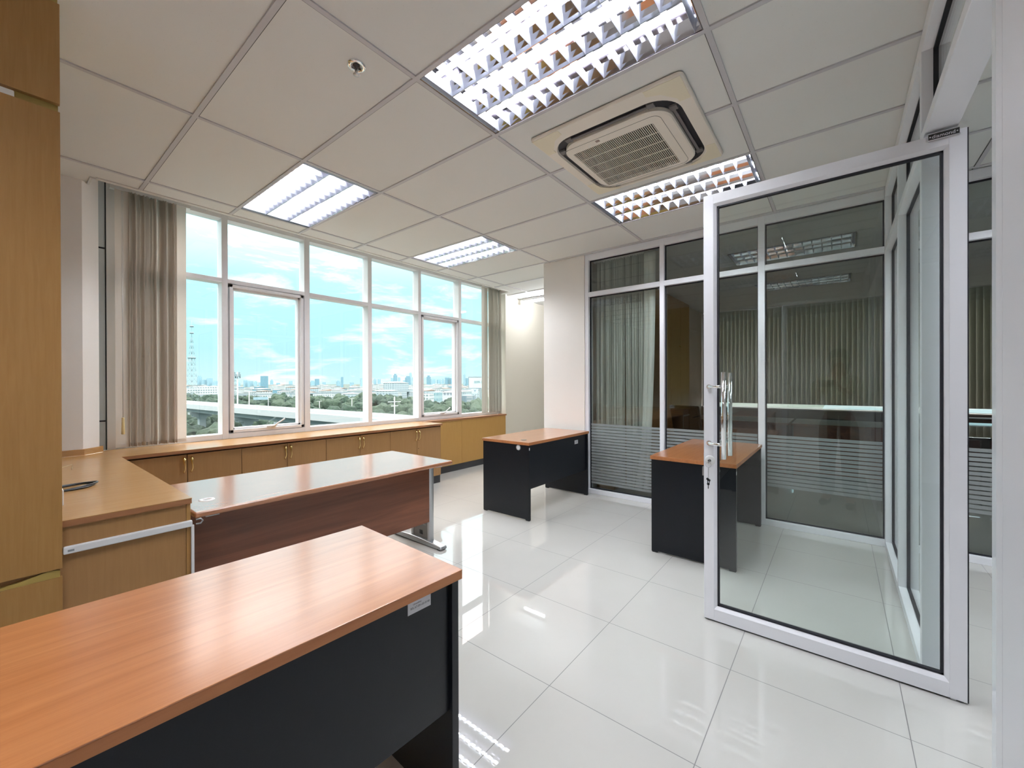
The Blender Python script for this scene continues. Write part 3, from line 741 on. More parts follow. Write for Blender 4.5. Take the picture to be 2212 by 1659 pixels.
# ================================================================== CABINETS ALONG THE WINDOW
wt = MB()     # L-shaped worktop
LX, LY0, CYF = 0.572, 2.387, 4.148
prof = [(-0.145,LY0),(LX,LY0),(LX,CYF),(3.715,CYF),(3.715,YW-0.001),(0.54,YW-0.001),(0.52,4.56),(0.42,4.472),(-0.145,4.472)]
wt.prism(prof, SILL-0.003, SILL, 'xyz')
WT = thing('worktop', 'continuous L-shaped oak worktop under the windows and along the left side', 'worktop', (1.8, 4.4, SILL-0.026))
wt.obj('top_surface', M_oakx, WT, 0, True)
we = MB(); q = 0.0008
we.prism([(-0.145,LY0+q),(LX-q,LY0+q),(LX-q,CYF+q),(3.715-q,CYF+q),(3.715-q,YW-0.002),(-0.145,YW-0.2)], SILL-0.026, SILL-0.003, 'xyz')
we.obj('edge_band', M_edge, WT, 0, True)
def handle(mb, x, y, z0, z1):
    h = z1-z0
    mb.tube([(x, y, z0), (x, y-0.012, z0+0.006), (x+0.004, y-0.024, z0+h*0.30), (x+0.003, y-0.027, z0+h*0.5), (x, y-0.026, z0+h*0.66), (x, y-0.024, z0+h*0.80), (x, y-0.022, z0+h*0.93), (x, y-0.008, z1+0.001), (x, y, z1)],
            0.004, 10, rs=[0.006,0.005,0.004,0.0042,0.0058,0.0085,0.0105,0.009,0.006])
bnds = [0.575, 0.97, 1.36, 1.749, 2.133, 2.524, 2.915, 3.308, 3.700]
DYF = 4.170
clab = ['oak base cabinet under the windows, in the corner next to the left counter', 'oak base cabinet under the windows, second from the left corner',
        'oak base cabinet under the windows, third from the left corner', 'oak base cabinet with a keyhole at the right end of the window row']
for u in range(4):
    a, b, c_ = bnds[2*u], bnds[2*u+1], bnds[2*u+2]
    T = thing('base_cabinet', clab[u], 'cabinet', ((a+c_)/2, 4.42, 0), 0, 'oak cabinets under the windows')
    body = MB(); body.box(a+0.0005, c_-0.0005, DYF+0.020, 4.53 if u == 3 else 4.66, 0.10, SILL-0.0265)
    body.obj('cabinet_body', M_gapwood, T, 0, True)
    if u == 3: MB().box(c_-0.0004, c_+0.0028, DYF+0.001, 4.53, 0.10, SILL-0.0265).obj('end_board', M_oak, T, 0, True)
    MB().box(a, c_-0.001, DYF+0.012, 4.53 if u == 3 else 4.6, 0.0, 0.0998).obj('plinth', M_plinth, T, 0, True)
    for (x0, x1, hs) in ((a, b, 1), (b, c_, -1)):
        d = MB(); d.box(x0+0.002, x1-0.002, DYF, DYF+0.0195, 0.102, 0.749)
        dd = d.obj('door', M_oakd, T, 0.001, True)
        hh = MB(); hx_ = (x1-0.024) if hs == 1 else (x0+0.026)
        handle(hh, hx_, DYF, 0.604, 0.722); hh.obj('handle', M_gold, dd, 0, True)
        if u == 3 and hs == -1:
            MB().cyl((x0+0.02, DYF-0.003, 0.50), (x0+0.02, DYF, 0.50), 0.006, 12).obj('keyhole', pmat('dark_brass',(0.16,0.10,0.05,1),0.3,metal=0.8), dd, 0, True)
# left wing base
LW = thing('side_cabinet', 'plain oak front of the left counter with a white trunking across it', 'cabinet', (0.2, 3.3, 0))
MB().box(-0.14, 0.552, LY0+0.012, 4.44, 0.0, SILL-0.0265).obj('cabinet_body', M_oakd, LW, 0, True)
MB().box(0.5525, 0.568, LY0+0.008, 4.13, 0.0, SILL-0.0265).obj('end_board', M_oak, LW, 0.0008, True)
TR = thing('cable_trunking', 'white plastic cable trunking running across the front of the left counter', 'cable trunking', (0.37, LY0, 0.67))
t_ = MB(); t_.box(0.160, 0.572, LY0-0.008, LY0+0.0115, 0.655, 0.684)
t_.obj('trunk_cover', M_plw, TR, 0.004, True)
MB().box(0.5685, 0.580, LY0-0.002, LY0+0.008, 0.0, 0.660).obj('drop_trunk', M_plw, TR, 0.002, True)
lbl = MB(); lbl.box(0.172, 0.190, LY0-0.0086, LY0-0.0078, 0.664, 0.672); lbl.obj('printed_mark', pmat('grey_print', (0.28,0.29,0.3,1),0.5), TR, 0, True)
GM = thing('cable_clip', 'grey cable clip hanging under the left corner of the brown desk', 'clip', (0.585, LY0-0.005, 0.675))
MB().tube([(0.0,0,0.008),(0.018,-0.004,0.010),(0.026,-0.004,0.0),(0.018,-0.004,-0.012),(0.0,0,-0.012)],0.0035,8).obj('clip_loop', M_silver, GM)

# wardrobe
WD = thing('wardrobe', 'floor to ceiling oak wardrobe filling the left edge of the picture', 'wardrobe', (-0.7, 2.7, 0))
WX1, WY0 = 0.158, 2.380
MB().box(-2.4, WX1-0.004, WY0+0.022, 3.0, 0.0, CH-0.002).obj('carcass', M_oaklite, WD, 0, True)
wx = [-2.4, -1.55, -0.70, WX1]
for a, b in zip(wx[:-1], wx[1:]):
    d1 = MB(); d1.box(a+0.0015, b-(0.0 if b == WX1 else 0.0015), WY0, WY0+0.0215, 2.420, 2.81); d1.obj('upper_door', M_oak, WD, 0.0006, True)
    d2 = MB(); d2.box(a+0.0015, b-(0.0 if b == WX1 else 0.0015), WY0-0.001, WY0+0.0215, 0.606, 2.388); d2.obj('main_door', M_oak, WD, 0.0006, True)
    d3 = MB(); d3.box(a+0.0015, b-(0.0 if b == WX1 else 0.0015), WY0, WY0+0.0215, 0.0, 0.573); d3.obj('lower_door', M_oak, WD, 0.0006, True)
fp = MB(); fp.box(-2.4, WX1-0.006, WY0+0.0200, WY0+0.0219, 0.573, 0.606); fp.obj('finger_gap', pmat('dark_recess', (0.012,0.012,0.013,1),0.7), WD, 0, True)
lp = MB()   # scalloped pale lip in the finger gap
xs_ = [0.10, 0.06, 0.0, -0.08, -0.18, -0.30]
prof = [(WX1-0.006,0.5735),(WX1-0.006,0.598),(0.128,0.6045),(0.115,0.6035),(0.09,0.597),(0.05,0.5885),(0.0,0.5825),(-0.08,0.579),(-0.2,0.577),(-0.5,0.5765),(-0.69,0.5735)]
lp.prism(prof, WY0+0.004, WY0+0.0195, 'xzy'); lp.obj('scalloped_lip', M_oaklite, WD, 0, True)
MB().box(-2.4, WX1-0.006, WY0+0.010, WY0+0.0219, 2.812, CH-0.003).obj('top_filler', M_oaklite, WD, 0, True)
sg = MB(); sg.box(-0.10, 0.045, WY0+0.012, WY0+0.0219, 2.392, 2.4195); sg.obj('lamp_glint_strip', M_chrome, WD, 0.002, True)  # chrome strip put in for the lamp reflection inside the upper gap

# things on the counter
CB = thing('coiled_cable', 'loop of black cable lying on the left counter next to the wardrobe', 'cable', (0.235, 3.09, SILL))
cb = MB(); rnd = random.Random(3)
for k in range(4):
    pts = []
    for t in range(30):
        a = 2*math.pi*t/30
        ex, ey = 0.100+0.006*k, 0.062+0.004*math.sin(k*2)
        x = ex*math.cos(a)-0.010+0.003*math.sin(3*a+k); y = ey*math.sin(a)
        xr = x*math.cos(0.5)-y*math.sin(0.5); yr = x*math.sin(0.5)+y*math.cos(0.5)
        pts.append((xr, yr, 0.0045+0.004*(k//2)+0.002*math.sin(2*a+k)+(0.003 if k%2 else 0)))
    cb.tube(pts, 0.0042, 8, True)
cb.obj('cable_loop', M_cable, CB)
MB().tube([(-0.06,-0.02,0.012),(-0.05,0.0,0.016),(-0.035,0.022,0.014)],0.0018,6).obj('wire_end', M_yel, CB)
WR = thing('thin_wire', 'thin pale wire end standing up from the counter behind the black cable', 'wire', (0.285, 3.80, SILL))
MB().tube([(-0.05,-0.02,0.012),(-0.02,0.0,0.020),(0.012,0.010,0.028),(0.010,0.0,0.012),(0.006,-0.02,0.002)],0.0013,6).obj('wire', M_yel, WR)
SK = thing('wall_socket', 'narrow white socket box at the edge of the oak wardrobe above the counter', 'socket', (0.163, 2.74, SILL+0.05))
MB().box(-0.006, 0.020, -0.06, 0.06, -0.0495, 0.02).obj('socket_box', M_plw, SK, 0.003)

# ================================================================== DESKS
def black_desk(label, loc, rz, length=1.205, depth=0.605, modesty='near', mod_z=0.30, group='black desks with orange wood tops', sticker=None, hole=True, top=0.755):
    """origin at the centre of the footprint on the floor. local x = length, near side = -y"""
    T = thing('office_desk', label, 'desk', loc, rz, group)
    hl, hd = length/2, depth/2; tt = 0.028
    MB().box(-hl, hl, -hd, hd, top-0.0035, top).obj('desk_top', M_cherry, T, 0.0012)
    MB().box(-hl+0.0006, hl-0.0006, -hd+0.0006, hd-0.0006, top-tt, top-0.0035).obj('top_edge', M_cherryE, T, 0.001)
    for s in (-1, 1):
        e = MB(); x0, x1 = (s*(hl-0.012), s*(hl-0.037)); x0, x1 = min(x0,x1), max(x0,x1)
        e.prism([(-hd+0.006,0.006),(-hd+0.05,0.006),(-hd+0.055,0.012),(hd-0.055,0.012),(hd-0.05,0.006),(hd-0.006,0.006),(hd-0.006,top-tt-0.0005),(-hd+0.006,top-tt-0.0005)], x0, x1, 'yzx')
        eo = e.obj('side_panel', M_black, T, 0.0008)
        for yy in (-hd+0.03, hd-0.03): MB().box(x0+0.002, x1-0.002, yy-0.02, yy+0.02, 0.0, 0.0058).obj('foot', M_dark, eo)
    ym = -hd+0.030 if modesty == 'near' else hd-0.08
    MB().box(-hl+0.0375, hl-0.0375, ym-0.009, ym+0.009, mod_z, top-tt-0.0005).obj('modesty_panel', M_black, T, 0.0006)
    if hole:
        MB().lathe([(0.0,0.0015),(0.026,0.0015),(0.031,0.0008),(0.031,-0.001)], (-hl+0.125, -hd+0.155, top+0.0004)).obj('grommet', M_dark, T)
        rg = MB(); rg.lathe([(0.019,0.0),(0.023,-0.004),(0.027,-0.003),(0.028,0.0)], (-hl+0.0115, -hd+0.135, 0.697), 'x')
        rg.obj('cable_port_ring', M_silver, T)
        MB().cyl((-hl+0.0095,-hd+0.135,0.697),(-hl+0.0120,-hd+0.135,0.697),0.020,20).obj('cable_port', M_plw, T)
        MB().box(-hl+0.0105, -hl+0.0205, -hd+0.0035, -hd+0.0055, 0.680, 0.704).obj('clip_tab', M_plw, T)
    if sticker:
        x, z, w_, h_, lines = sticker
        MB().box(x-w_/2, x+w_/2, ym-0.0102, ym-0.0091, z-h_/2, z+h_/2).obj('label_sticker', M_paper, T)
        for (tx, tz, ts, s_) in lines:
            text_mesh(s_, ts, 'printed_text', M_ink, T, Matrix.Translation((x+tx, ym-0.0104, z+tz)) @ Matrix.Rotation(math.pi/2, 4, 'X'), 0.0001)
    return T
black_desk('black desk with orange wood top beside the pillar, at the far end of the room', (3.155+0.6025, 2.309+0.3025, 0), 0,
           sticker=(0.335, 0.655, 0.075, 0.042, [(0,0.0,0.016,'0302')]))
black_desk('black desk with orange wood top standing behind the open glass door', (3.187+0.6025, 0.552+0.3025, 0), 0, modesty='far', mod_z=0.30)
# front desk, turned by 2.5 degrees
rz = math.radians(-2.5)
A1 = Vector((0.887, 0.902, 0)); ux = Vector((math.cos(rz), math.sin(rz), 0)); uy = Vector((-math.sin(rz), math.cos(rz), 0))
LA, DA = 1.505, 0.600
ctr = A1 - ux*(LA/2) + uy*(DA/2)
black_desk('large black desk with orange wood top in the front left, nearest the camera', (ctr.x, ctr.y, 0), rz, LA, DA, 'near', 0.335, hole=False,
           sticker=(LA/2-0.145, 0.701, 0.078, 0.036, [(-0.008,0.007,0.0065,'\u0e0a\u0e37\u0e48\u0e2d' if False else 'Umonthon'),(0.002,-0.003,0.0082,'BSL.67-0N-02-0140')]))

# brown desk with metal legs
BZ = 0.705
BX0, BX1, BY0, BY1 = 0.590, 2.275, 2.421, 3.229
BD = thing('metal_leg_desk', 'brown walnut desk with silver C-shaped metal legs in front of the window cabinets', 'desk', ((BX0+BX1)/2, (BY0+BY1)/2, 0))
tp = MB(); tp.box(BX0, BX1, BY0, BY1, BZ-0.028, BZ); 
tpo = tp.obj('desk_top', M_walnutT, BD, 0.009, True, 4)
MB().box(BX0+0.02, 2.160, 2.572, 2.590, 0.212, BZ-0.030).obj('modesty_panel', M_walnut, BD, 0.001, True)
gm = MB(); gm.lathe([(0.020,0.0),(0.024,0.003),(0.034,0.0025),(0.037,0.0)], (0.700, 2.655, BZ)); gm.obj('grommet', M_plw, BD, 0, True)
for (lx, s) in ((2.205, 1), (0.685, -1)):
    f = MB()
    prof = []
    for k in range(13):
        t = k/12; y = 2.46+(3.14-2.46)*t; prof.append((y, 0.030+0.022*math.sin(math.pi*t)))
    prof = [(2.452, 0.006), (2.450, 0.022)]+prof+[(3.150,0.022),(3.148,0.006)]
    f.prism([(a, b) for a, b in prof], lx-0.034, lx+0.034, 'yzx')
    lg = f.obj('foot_bar', M_silver, BD, 0.008, True, 3)
    MB().box(lx-0.03, lx+0.03, 2.465, 2.50, 0.0, 0.0058).obj('foot_pad', M_dark, lg, 0, True)
    MB().box(lx-0.03, lx+0.03, 3.09, 3.13, 0.0, 0.0058).obj('foot_pad', M_dark, lg, 0, True)
    c1 = MB(); c1.prism([(lx+0.030*math.cos(a), 2.612+0.020*math.sin(a)) for a in [2*math.pi*k/20 for k in range(20)]], 0.03, BZ-0.0285, 'xyz')
    c1.obj('leg', M_steel, BD, 0, True)
    c2 = MB(); c2.prism([(lx+0.022*math.cos(a), 2.83+0.016*math.sin(a)) for a in [2*math.pi*k/16 for k in range(16)]], 0.03, BZ-0.0285, 'xyz')
    c2.obj('leg', M_steel, BD, 0, True)
    p = MB(); p.box(lx-0.012, lx+0.012, 2.63, 2.815, 0.05, BZ-0.0285)
    po = p.obj('cable_cover', M_perf, BD, 0.001, True)
    dm = MB()
    for k in range(26):
        z = 0.16+0.018*k
        dm.box(lx-0.0145, lx-0.0118, 2.65, 2.795, z, z+0.003)
    dm.obj('vent_row', M_silver, po, 0, True)
    MB().box(lx-0.0155, lx-0.011, 2.70, 2.735, 0.075, 0.110).obj('cable_opening', M_dark, po, 0.002, True)
    MB().box(lx-0.03, lx+0.03, 2.50, 3.10, BZ-0.052, BZ-0.0285).obj('top_bracket', M_silver, BD, 0.002, True)

# ================================================================== VERTICAL BLINDS
def slat(mb, w=0.089, z0=0.0, z1=1.0, bow=0.006, nseg=4, waves=0.0, ph=0):
    """one fabric slat, local, width along x, thin along y; origin at centre"""
    nz = 1 if not waves else 14
    t = 0.0012
    for side in (0, 1):
        rows = []
        for j in range(nz+1):
            z = z0+(z1-z0)*j/nz; row = []
            for i in range(nseg+1):
                x = -w/2+w*i/nseg; y = bow*(1-(2*i/nseg-1)**2)+(t if side else 0)+waves*math.sin(ph+9*z)
                row.append(mb.bm.verts.new((x, y, z)))
            rows.append(row)
        for j in range(nz):
            for i in range(nseg):
                f = mb.bm.faces.new((rows[j][i], rows[j][i+1], rows[j+1][i+1], rows[j+1][i])); f.smooth = True
    mb.box(-w/2+0.002, w/2-0.002, -0.0006+bow*0.2, 0.0026+bow*0.2, z0, z0+0.028)
    return mb
zt, zb = 2.905, 0.812
BL = thing('vertical_blind', 'beige vertical blind drawn together at the left end of the windows', 'blind', (0.84, 4.585, zt))
MB().box(-0.27, 0.255, -0.02, 0.02, 0.0, 0.035).obj('head_rail', M_plw, BL)
sm = slat(MB(), 0.089, zb-zt, 0, 0.004); s0 = sm.obj('slat', M_fabric, BL)
xs_ = [(-0.200, 8)]+[(-0.168+0.0178*k+0.0025*math.sin(k*2.3), -(77+8*math.sin(k*1.9))) for k in range(18)]+[(0.180, 4)]
rnd = random.Random(11)
for k, (x, a) in enumerate(xs_):
    o = s0 if k == 0 else s0.copy()
    if k: COL.objects.link(o); o.parent = BL
    o.location = (x, 0.012*math.sin(k*1.7) + (-0.018 if k in (0, len(xs_)-1) else 0), 0); o.rotation_euler = (0, rnd.uniform(-0.003,0.003), math.radians(a+rnd.uniform(-6,6)))
cdn = MB(); cdn.cyl((-0.205,-0.052,-0.02),(-0.205,-0.052,-1.86),0.0016,6); cdn.cyl((-0.198,-0.052,-0.02),(-0.203,-0.052,-1.86),0.0012,6)
cdn.obj('pull_cord', M_plw, BL)
MB().cyl((-0.204,-0.052,-1.85),(-0.204,-0.052,-1.985),0.0085,12,0.012).obj('cord_weight', M_ply, BL, 0.002)
BR = thing('vertical_blind', 'pale vertical blind drawn together at the right end of the windows', 'blind', (5.20, 4.585, zt+0.015))
MB().box(-0.24, 0.25, -0.02, 0.02, 0.0, 0.035).obj('head_rail', M_plw, BR)
sm = slat(MB(), 0.089, 0.835-zt-0.015, 0, 0.004); s0 = sm.obj('slat', translucent('pale_blind_fabric', (0.82,0.79,0.72), (0.62,0.60,0.54), 0.3), BR)
xs_ = [(-0.195, 3), (-0.12, 8), (-0.065, 60), (-0.035, 66), (-0.005, 62), (0.02, 70), (0.05, 64), (0.08, 66), (0.11, 60), (0.14, 68), (0.17, 62), (0.20, 66), (0.23, 70)]
for k, (x, a) in enumerate(xs_):
    o = s0 if k == 0 else s0.copy()
    if k: COL.objects.link(o); o.parent = BR
    o.location = (x, 0.008*math.sin(k*2.1), 0); o.rotation_euler = (0, 0, math.radians(a+rnd.uniform(-4,4)))
dg = MB()
for (x, z) in ((-0.17, -2.13), (-0.06, -2.14), (0.12,-2.11)): dg.cyl((x,-0.03,-2.05),(x,-0.03,z),0.0012,6); dg.cyl((x,-0.03,z),(x,-0.03,z-0.022),0.006,8)
dg.obj('cord_weight', M_plw, BR)
# blind behind the first pane of the back partition
BP = thing('vertical_blind', 'pale vertical blind drawn together behind the first pane of the back glass wall', 'blind', (XF+0.19, 2.0, 2.80))
MB().box(-0.02, 0.02, -0.42, 0.37, 0.0, 0.04).obj('head_rail', M_plw, BP)
MPB = pmat('ivory_blind_fabric', (0.82,0.82,0.76,1), 0.9)
sm = slat(MB(), 0.089, 0.10-2.80, 0, 0.004); s0 = sm.obj('slat', MPB, BP)
for k in range(24):
    y = 0.335-0.0275*k
    o = s0 if k == 0 else s0.copy()
    if k: COL.objects.link(o); o.parent = BP
    o.location = (0.006*math.sin(k*1.9), y, 0); o.rotation_euler = (math.radians(rnd.uniform(-.4,.4)), 0, math.radians(180+rnd.uniform(-9,9)))
for q, (yt, yb) in enumerate(((-0.335, -0.255), (-0.372, -0.30))):     # two slats hanging askew
    mb = MB(); nzs = 20; wv = 0.12 if q == 0 else 0.085
    rows = []
    for j in range(nzs+1):
        z = -2.70*(1-j/nzs); t = 1-j/nzs
        yc = yt + (yb-yt)*(t**2.2)*1.0
        if q == 0 and t > 0.8: yc += 0.25*(t-0.8)
        rows.append([mb.bm.verts.new((-0.05-0.02*q, yc-wv/2*(1-0.35*t), z)), mb.bm.verts.new((-0.055-0.02*q, yc+wv/2*(1-0.35*t), z))])
    for j in range(nzs):
        f = mb.bm.faces.new((rows[j][0], rows[j][1], rows[j+1][1], rows[j+1][0])); f.smooth = True
    o = mb.obj('slat', MPB, BP)
    md = o.modifiers.new('thick', 'SOLIDIFY'); md.thickness = 0.0014
# blind of the next office
BF = thing('vertical_blind', 'long closed vertical blind across the window of the dark next office', 'blind', (XFAR-0.10, -0.3, 2.86))
MB().box(-0.02, 0.02, -2.68, 2.68, 0.0, 0.04).obj('head_rail', M_plw, BF)
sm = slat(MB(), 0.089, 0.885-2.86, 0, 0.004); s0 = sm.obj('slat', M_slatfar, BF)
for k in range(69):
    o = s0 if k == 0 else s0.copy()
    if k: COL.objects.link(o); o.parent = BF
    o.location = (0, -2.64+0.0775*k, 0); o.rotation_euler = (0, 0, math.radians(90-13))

# ================================================================== NEXT OFFICE
C2 = thing('wardrobe', 'dark oak wardrobe with a brass knob in the next office behind the glass wall', 'wardrobe', (6.3, 2.3, 0))
MB().box(4.75, 7.95, 2.17, 2.405, 0.0, 2.76).obj('carcass', M_oak, C2, 0, True)
for k in range(6):
    a = 4.75+k*0.533
    MB().box(a+0.003, a+0.530, 2.150, 2.169, 0.90, 2.75).obj('upper_door', M_oak, C2, 0.001, True)
    MB().box(a+0.003, a+0.530, 2.150, 2.169, 0.06, 0.885).obj('lower_door', M_oak, C2, 0.001, True)
MB().lathe([(0.0,-0.03),(0.014,-0.028),(0.016,-0.02),(0.006,-0.01),(0.006,0.0)], (7.33, 2.150, 1.95), 'y', 14).obj('knob', M_gold, C2, 0, True)
TB = thing('meeting_table', 'long dark glossy table in the next office behind the glass wall', 'table', (7.2, -2.0, 0))
MB().box(6.3, 8.5, -2.8, -1.05, 0.72, 0.75).obj('table_top', pmat('black_gloss', (0.012,0.012,0.013,1), 0.05), TB, 0.004, True)
for x in (6.45, 8.3):
    for y in (-2.65, -1.2): MB().box(x-0.03, x+0.03, y-0.03, y+0.03, 0, 0.72).obj('leg', M_dark, TB, 0.003, True)
CR = thing('sideboard', 'low red-brown wooden sideboard under the blind of the next office', 'sideboard', (9.6, -2.1, 0))
MB().box(9.4, 9.84, -2.9, -1.2, 0.05, 0.755).obj('cabinet_body', wood('red_brown_wood', (96,44,26), (70,30,18), 'Y', 0.35), CR, 0.003, True)
MB().box(9.42, 9.82, -2.88, -1.22, 0.0, 0.05).obj('plinth', M_dark, CR, 0, True)
DC = thing('desk', 'dark brown desk of the next office nearest the oak wardrobe', 'desk', (7.4, 1.2, 0))
MB().box(6.9, 7.9, 0.55, 1.9, 0.72, 0.75).obj('desk_top', M_walnut, DC, 0.002, True)
MB().box(6.95, 6.97, 0.6, 1.85, 0.08, 0.7195).obj('front_panel', M_walnut, DC, 0.001, True)
for y in (0.58, 1.84): MB().box(6.95, 7.85, y, y+0.025, 0.0, 0.7195).obj('side_panel', M_walnut, DC, 0.001, True)
D2 = thing('desk', 'added dark brown desk of the next office, blocking a bright floor reflection', 'desk', (7.4, -0.25, 0))  # desk put in to block the window line mirrored in the floor
MB().box(6.9, 7.9, -1.0, 0.52, 0.72, 0.75).obj('desk_top', M_walnut, D2, 0.002, True)
MB().box(6.95, 6.97, -0.95, 0.47, 0.08, 0.7195).obj('front_panel', M_walnut, D2, 0.001, True)
for y in (-0.98, 0.47): MB().box(6.95, 7.85, y, y+0.025, 0.0, 0.7195).obj('side_panel', M_walnut, D2, 0.001, True)
OC = thing('office_chair', 'black office chair with tilted back in the next office behind the glass wall', 'chair', (6.25, 1.55, 0), math.radians(70))
MB().box(-0.24, 0.24, -0.24, 0.24, 0.44, 0.51).obj('seat', M_black, OC, 0.025)
bk = MB(); bk.box(-0.22, 0.22, -0.03, 0.03, 0.0, 0.46, Matrix.Translation((0, 0.25, 0.56)) @ Matrix.Rotation(math.radians(-14), 4, 'X')); bk.obj('backrest', M_black, OC, 0.02)
MB().tube([(0,0.1,0.45),(0,0.27,0.46),(0,0.30,0.62)], 0.016, 8).obj('back_bracket', M_dark, OC)
MB().cyl((0,0,0.10),(0,0,0.44),0.025,12).obj('gas_lift', M_steel, OC)
for k in range(5):
    a = 2*math.pi*k/5; lg = MB(); lg.tube([(0,0,0.11),(0.29*math.cos(a),0.29*math.sin(a),0.07)],0.018,8,rs=[0.024,0.014]); lo_ = lg.obj('leg', M_dark, OC)
    MB().cyl((0.29*math.cos(a)-0.012*math.sin(a),0.29*math.sin(a)+0.012*math.cos(a),0.028),(0.29*math.cos(a)+0.012*math.sin(a),0.29*math.sin(a)-0.012*math.cos(a),0.028),0.028,12).obj('caster', M_dark, lo_)

# ================================================================== OUTSIDE
GZ = -24.0
EXT = {}
EK = 0.46     # dims outdoor colours to offset the over-bright sky light
def emat(name, col, rough=0.8, **k): return pmat(name, (col[0]*EK, col[1]*EK, col[2]*EK, 1), rough, **k)
def ground_mat():
    m = bpy.data.materials.new('city_ground'); nt = nt_new(m)
    b = N(nt, 'ShaderNodeBsdfPrincipled'); o = N(nt, 'ShaderNodeOutputMaterial'); L(nt, b.outputs[0], o.inputs[0])
    t = N(nt, 'ShaderNodeTexCoord'); n_ = N(nt, 'ShaderNodeTexNoise', ins={'Scale': 0.012, 'Detail': 8.0}); L(nt, t.outputs['Object'], n_.inputs['Vector'])
    r = N(nt, 'ShaderNodeValToRGB'); L(nt, n_.outputs[0], r.inputs[0])
    r.color_ramp.elements[0].position = 0.40; r.color_ramp.elements[0].color = (0.02, 0.045, 0.03, 1)
    r.color_ramp.elements[1].position = 0.62; r.color_ramp.elements[1].color = (0.08, 0.095, 0.09, 1)
    L(nt, r.outputs[0], b.inputs['Base Color']); b.inputs['Roughness'].default_value = 0.95
    return m
gmb = MB(); gmb.quad((-6000, 12, GZ), (14000, 12, GZ), (14000, 16000, GZ), (-6000, 16000, GZ))
go = gmb.obj('ground_outside', ground_mat()); go['kind'] = 'structure'

# place a thing at a camera bearing (degrees from the window normal axis) and distance
def pos(px, depth):
    d = F2 + R3*((px-1106)/FPX); return Vector((d.x*depth, d.y*depth, 0))
def facade(name, wall, win, sx=3.2, sz=3.2):
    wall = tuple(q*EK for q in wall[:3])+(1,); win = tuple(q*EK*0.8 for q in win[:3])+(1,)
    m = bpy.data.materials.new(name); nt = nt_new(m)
    b = N(nt, 'ShaderNodeBsdfPrincipled'); o = N(nt, 'ShaderNodeOutputMaterial'); L(nt, b.outputs[0], o.inputs[0])
    t = N(nt, 'ShaderNodeTexCoord'); sp = N(nt, 'ShaderNodeSeparateXYZ'); L(nt, t.outputs['Object'], sp.inputs[0])
    ad = N(nt, 'ShaderNodeMath', operation='ADD'); L(nt, sp.outputs['X'], ad.inputs[0]); L(nt, sp.outputs['Y'], ad.inputs[1])
    outs = []
    for src, s_, th in ((ad.outputs[0], sx, 0.62), (sp.outputs['Z'], sz, 0.48)):
        d = N(nt, 'ShaderNodeMath', operation='DIVIDE'); L(nt, src, d.inputs[0]); d.inputs[1].default_value = s_
        f = N(nt, 'ShaderNodeMath', operation='FRACT'); L(nt, d.outputs[0], f.inputs[0])
        g = N(nt, 'ShaderNodeMath', operation='LESS_THAN'); L(nt, f.outputs[0], g.inputs[0]); g.inputs[1].default_value = th
        outs.append(g)
    ml = N(nt, 'ShaderNodeMath', operation='MULTIPLY'); L(nt, outs[0].outputs[0], ml.inputs[0]); L(nt, outs[1].outputs[0], ml.inputs[1])
    mx_ = N(nt, 'ShaderNodeMixRGB'); L(nt, ml.outputs[0], mx_.inputs['Fac']); mx_.inputs['Color1'].default_value = wall; mx_.inputs['Color2'].default_value = win
    L(nt, mx_.outputs[0], b.inputs['Base Color']); b.inputs['Roughness'].default_value = 0.7
    return m
F_white = facade('white_facade', (0.80, 0.84, 0.84, 1), (0.30, 0.42, 0.46, 1))
F_pale = facade('pale_grey_facade', (0.58, 0.68, 0.72, 1), (0.28, 0.42, 0.50, 1), 4.5, 3.4)
F_blue = facade('blue_glass_facade', (0.26, 0.50, 0.62, 1), (0.20, 0.42, 0.58, 1), 5.0, 3.6)
F_haze = facade('hazed_tower_facade', (0.42, 0.68, 0.80, 1), (0.36, 0.62, 0.76, 1), 8.0, 5.0)  # distance haze is put into this facade colour
M_roofw = emat('white_roof', (0.82, 0.86, 0.86, 1)); M_rooft = emat('terracotta_roof', (0.62, 0.38, 0.28, 1)); M_roofg = emat('grey_roof', (0.36, 0.42, 0.44, 1))
rb = random.Random(5)
def building(name, label, px, depth, w_, d_, h, fmat, group, roof=None, rz=0.0, steps=0, base=GZ):
    p = pos(px, depth)
    T = thing(name, label, 'building', (p.x, p.y, base), rz, group)
    b = MB(); b.box(-w_/2, w_/2, -d_/2, d_/2, 0, h)
    if steps: b.box(-w_*0.3, w_*0.3, -d_*0.3, d_*0.3, h, h+steps)
    b.obj('walls', fmat, T)
    if roof is not None:
        r = MB(); r.prism([(-w_/2-0.5, h+0.02), (w_/2+0.5, h+0.02), (w_/2+0.5, h+0.4), (0, h+w_*0.05+0.5), (-w_/2-0.5, h+0.4)], -d_/2-0.5, d_/2+0.5, 'xzy'); r.obj('roof', roof, T)
    return T
def bay(px):
    for e_, n_ in ((476,'first'),(655,'second'),(792,'third'),(900,'fourth'),(985,'fifth')):
        if px < e_: return n_
    return 'sixth'
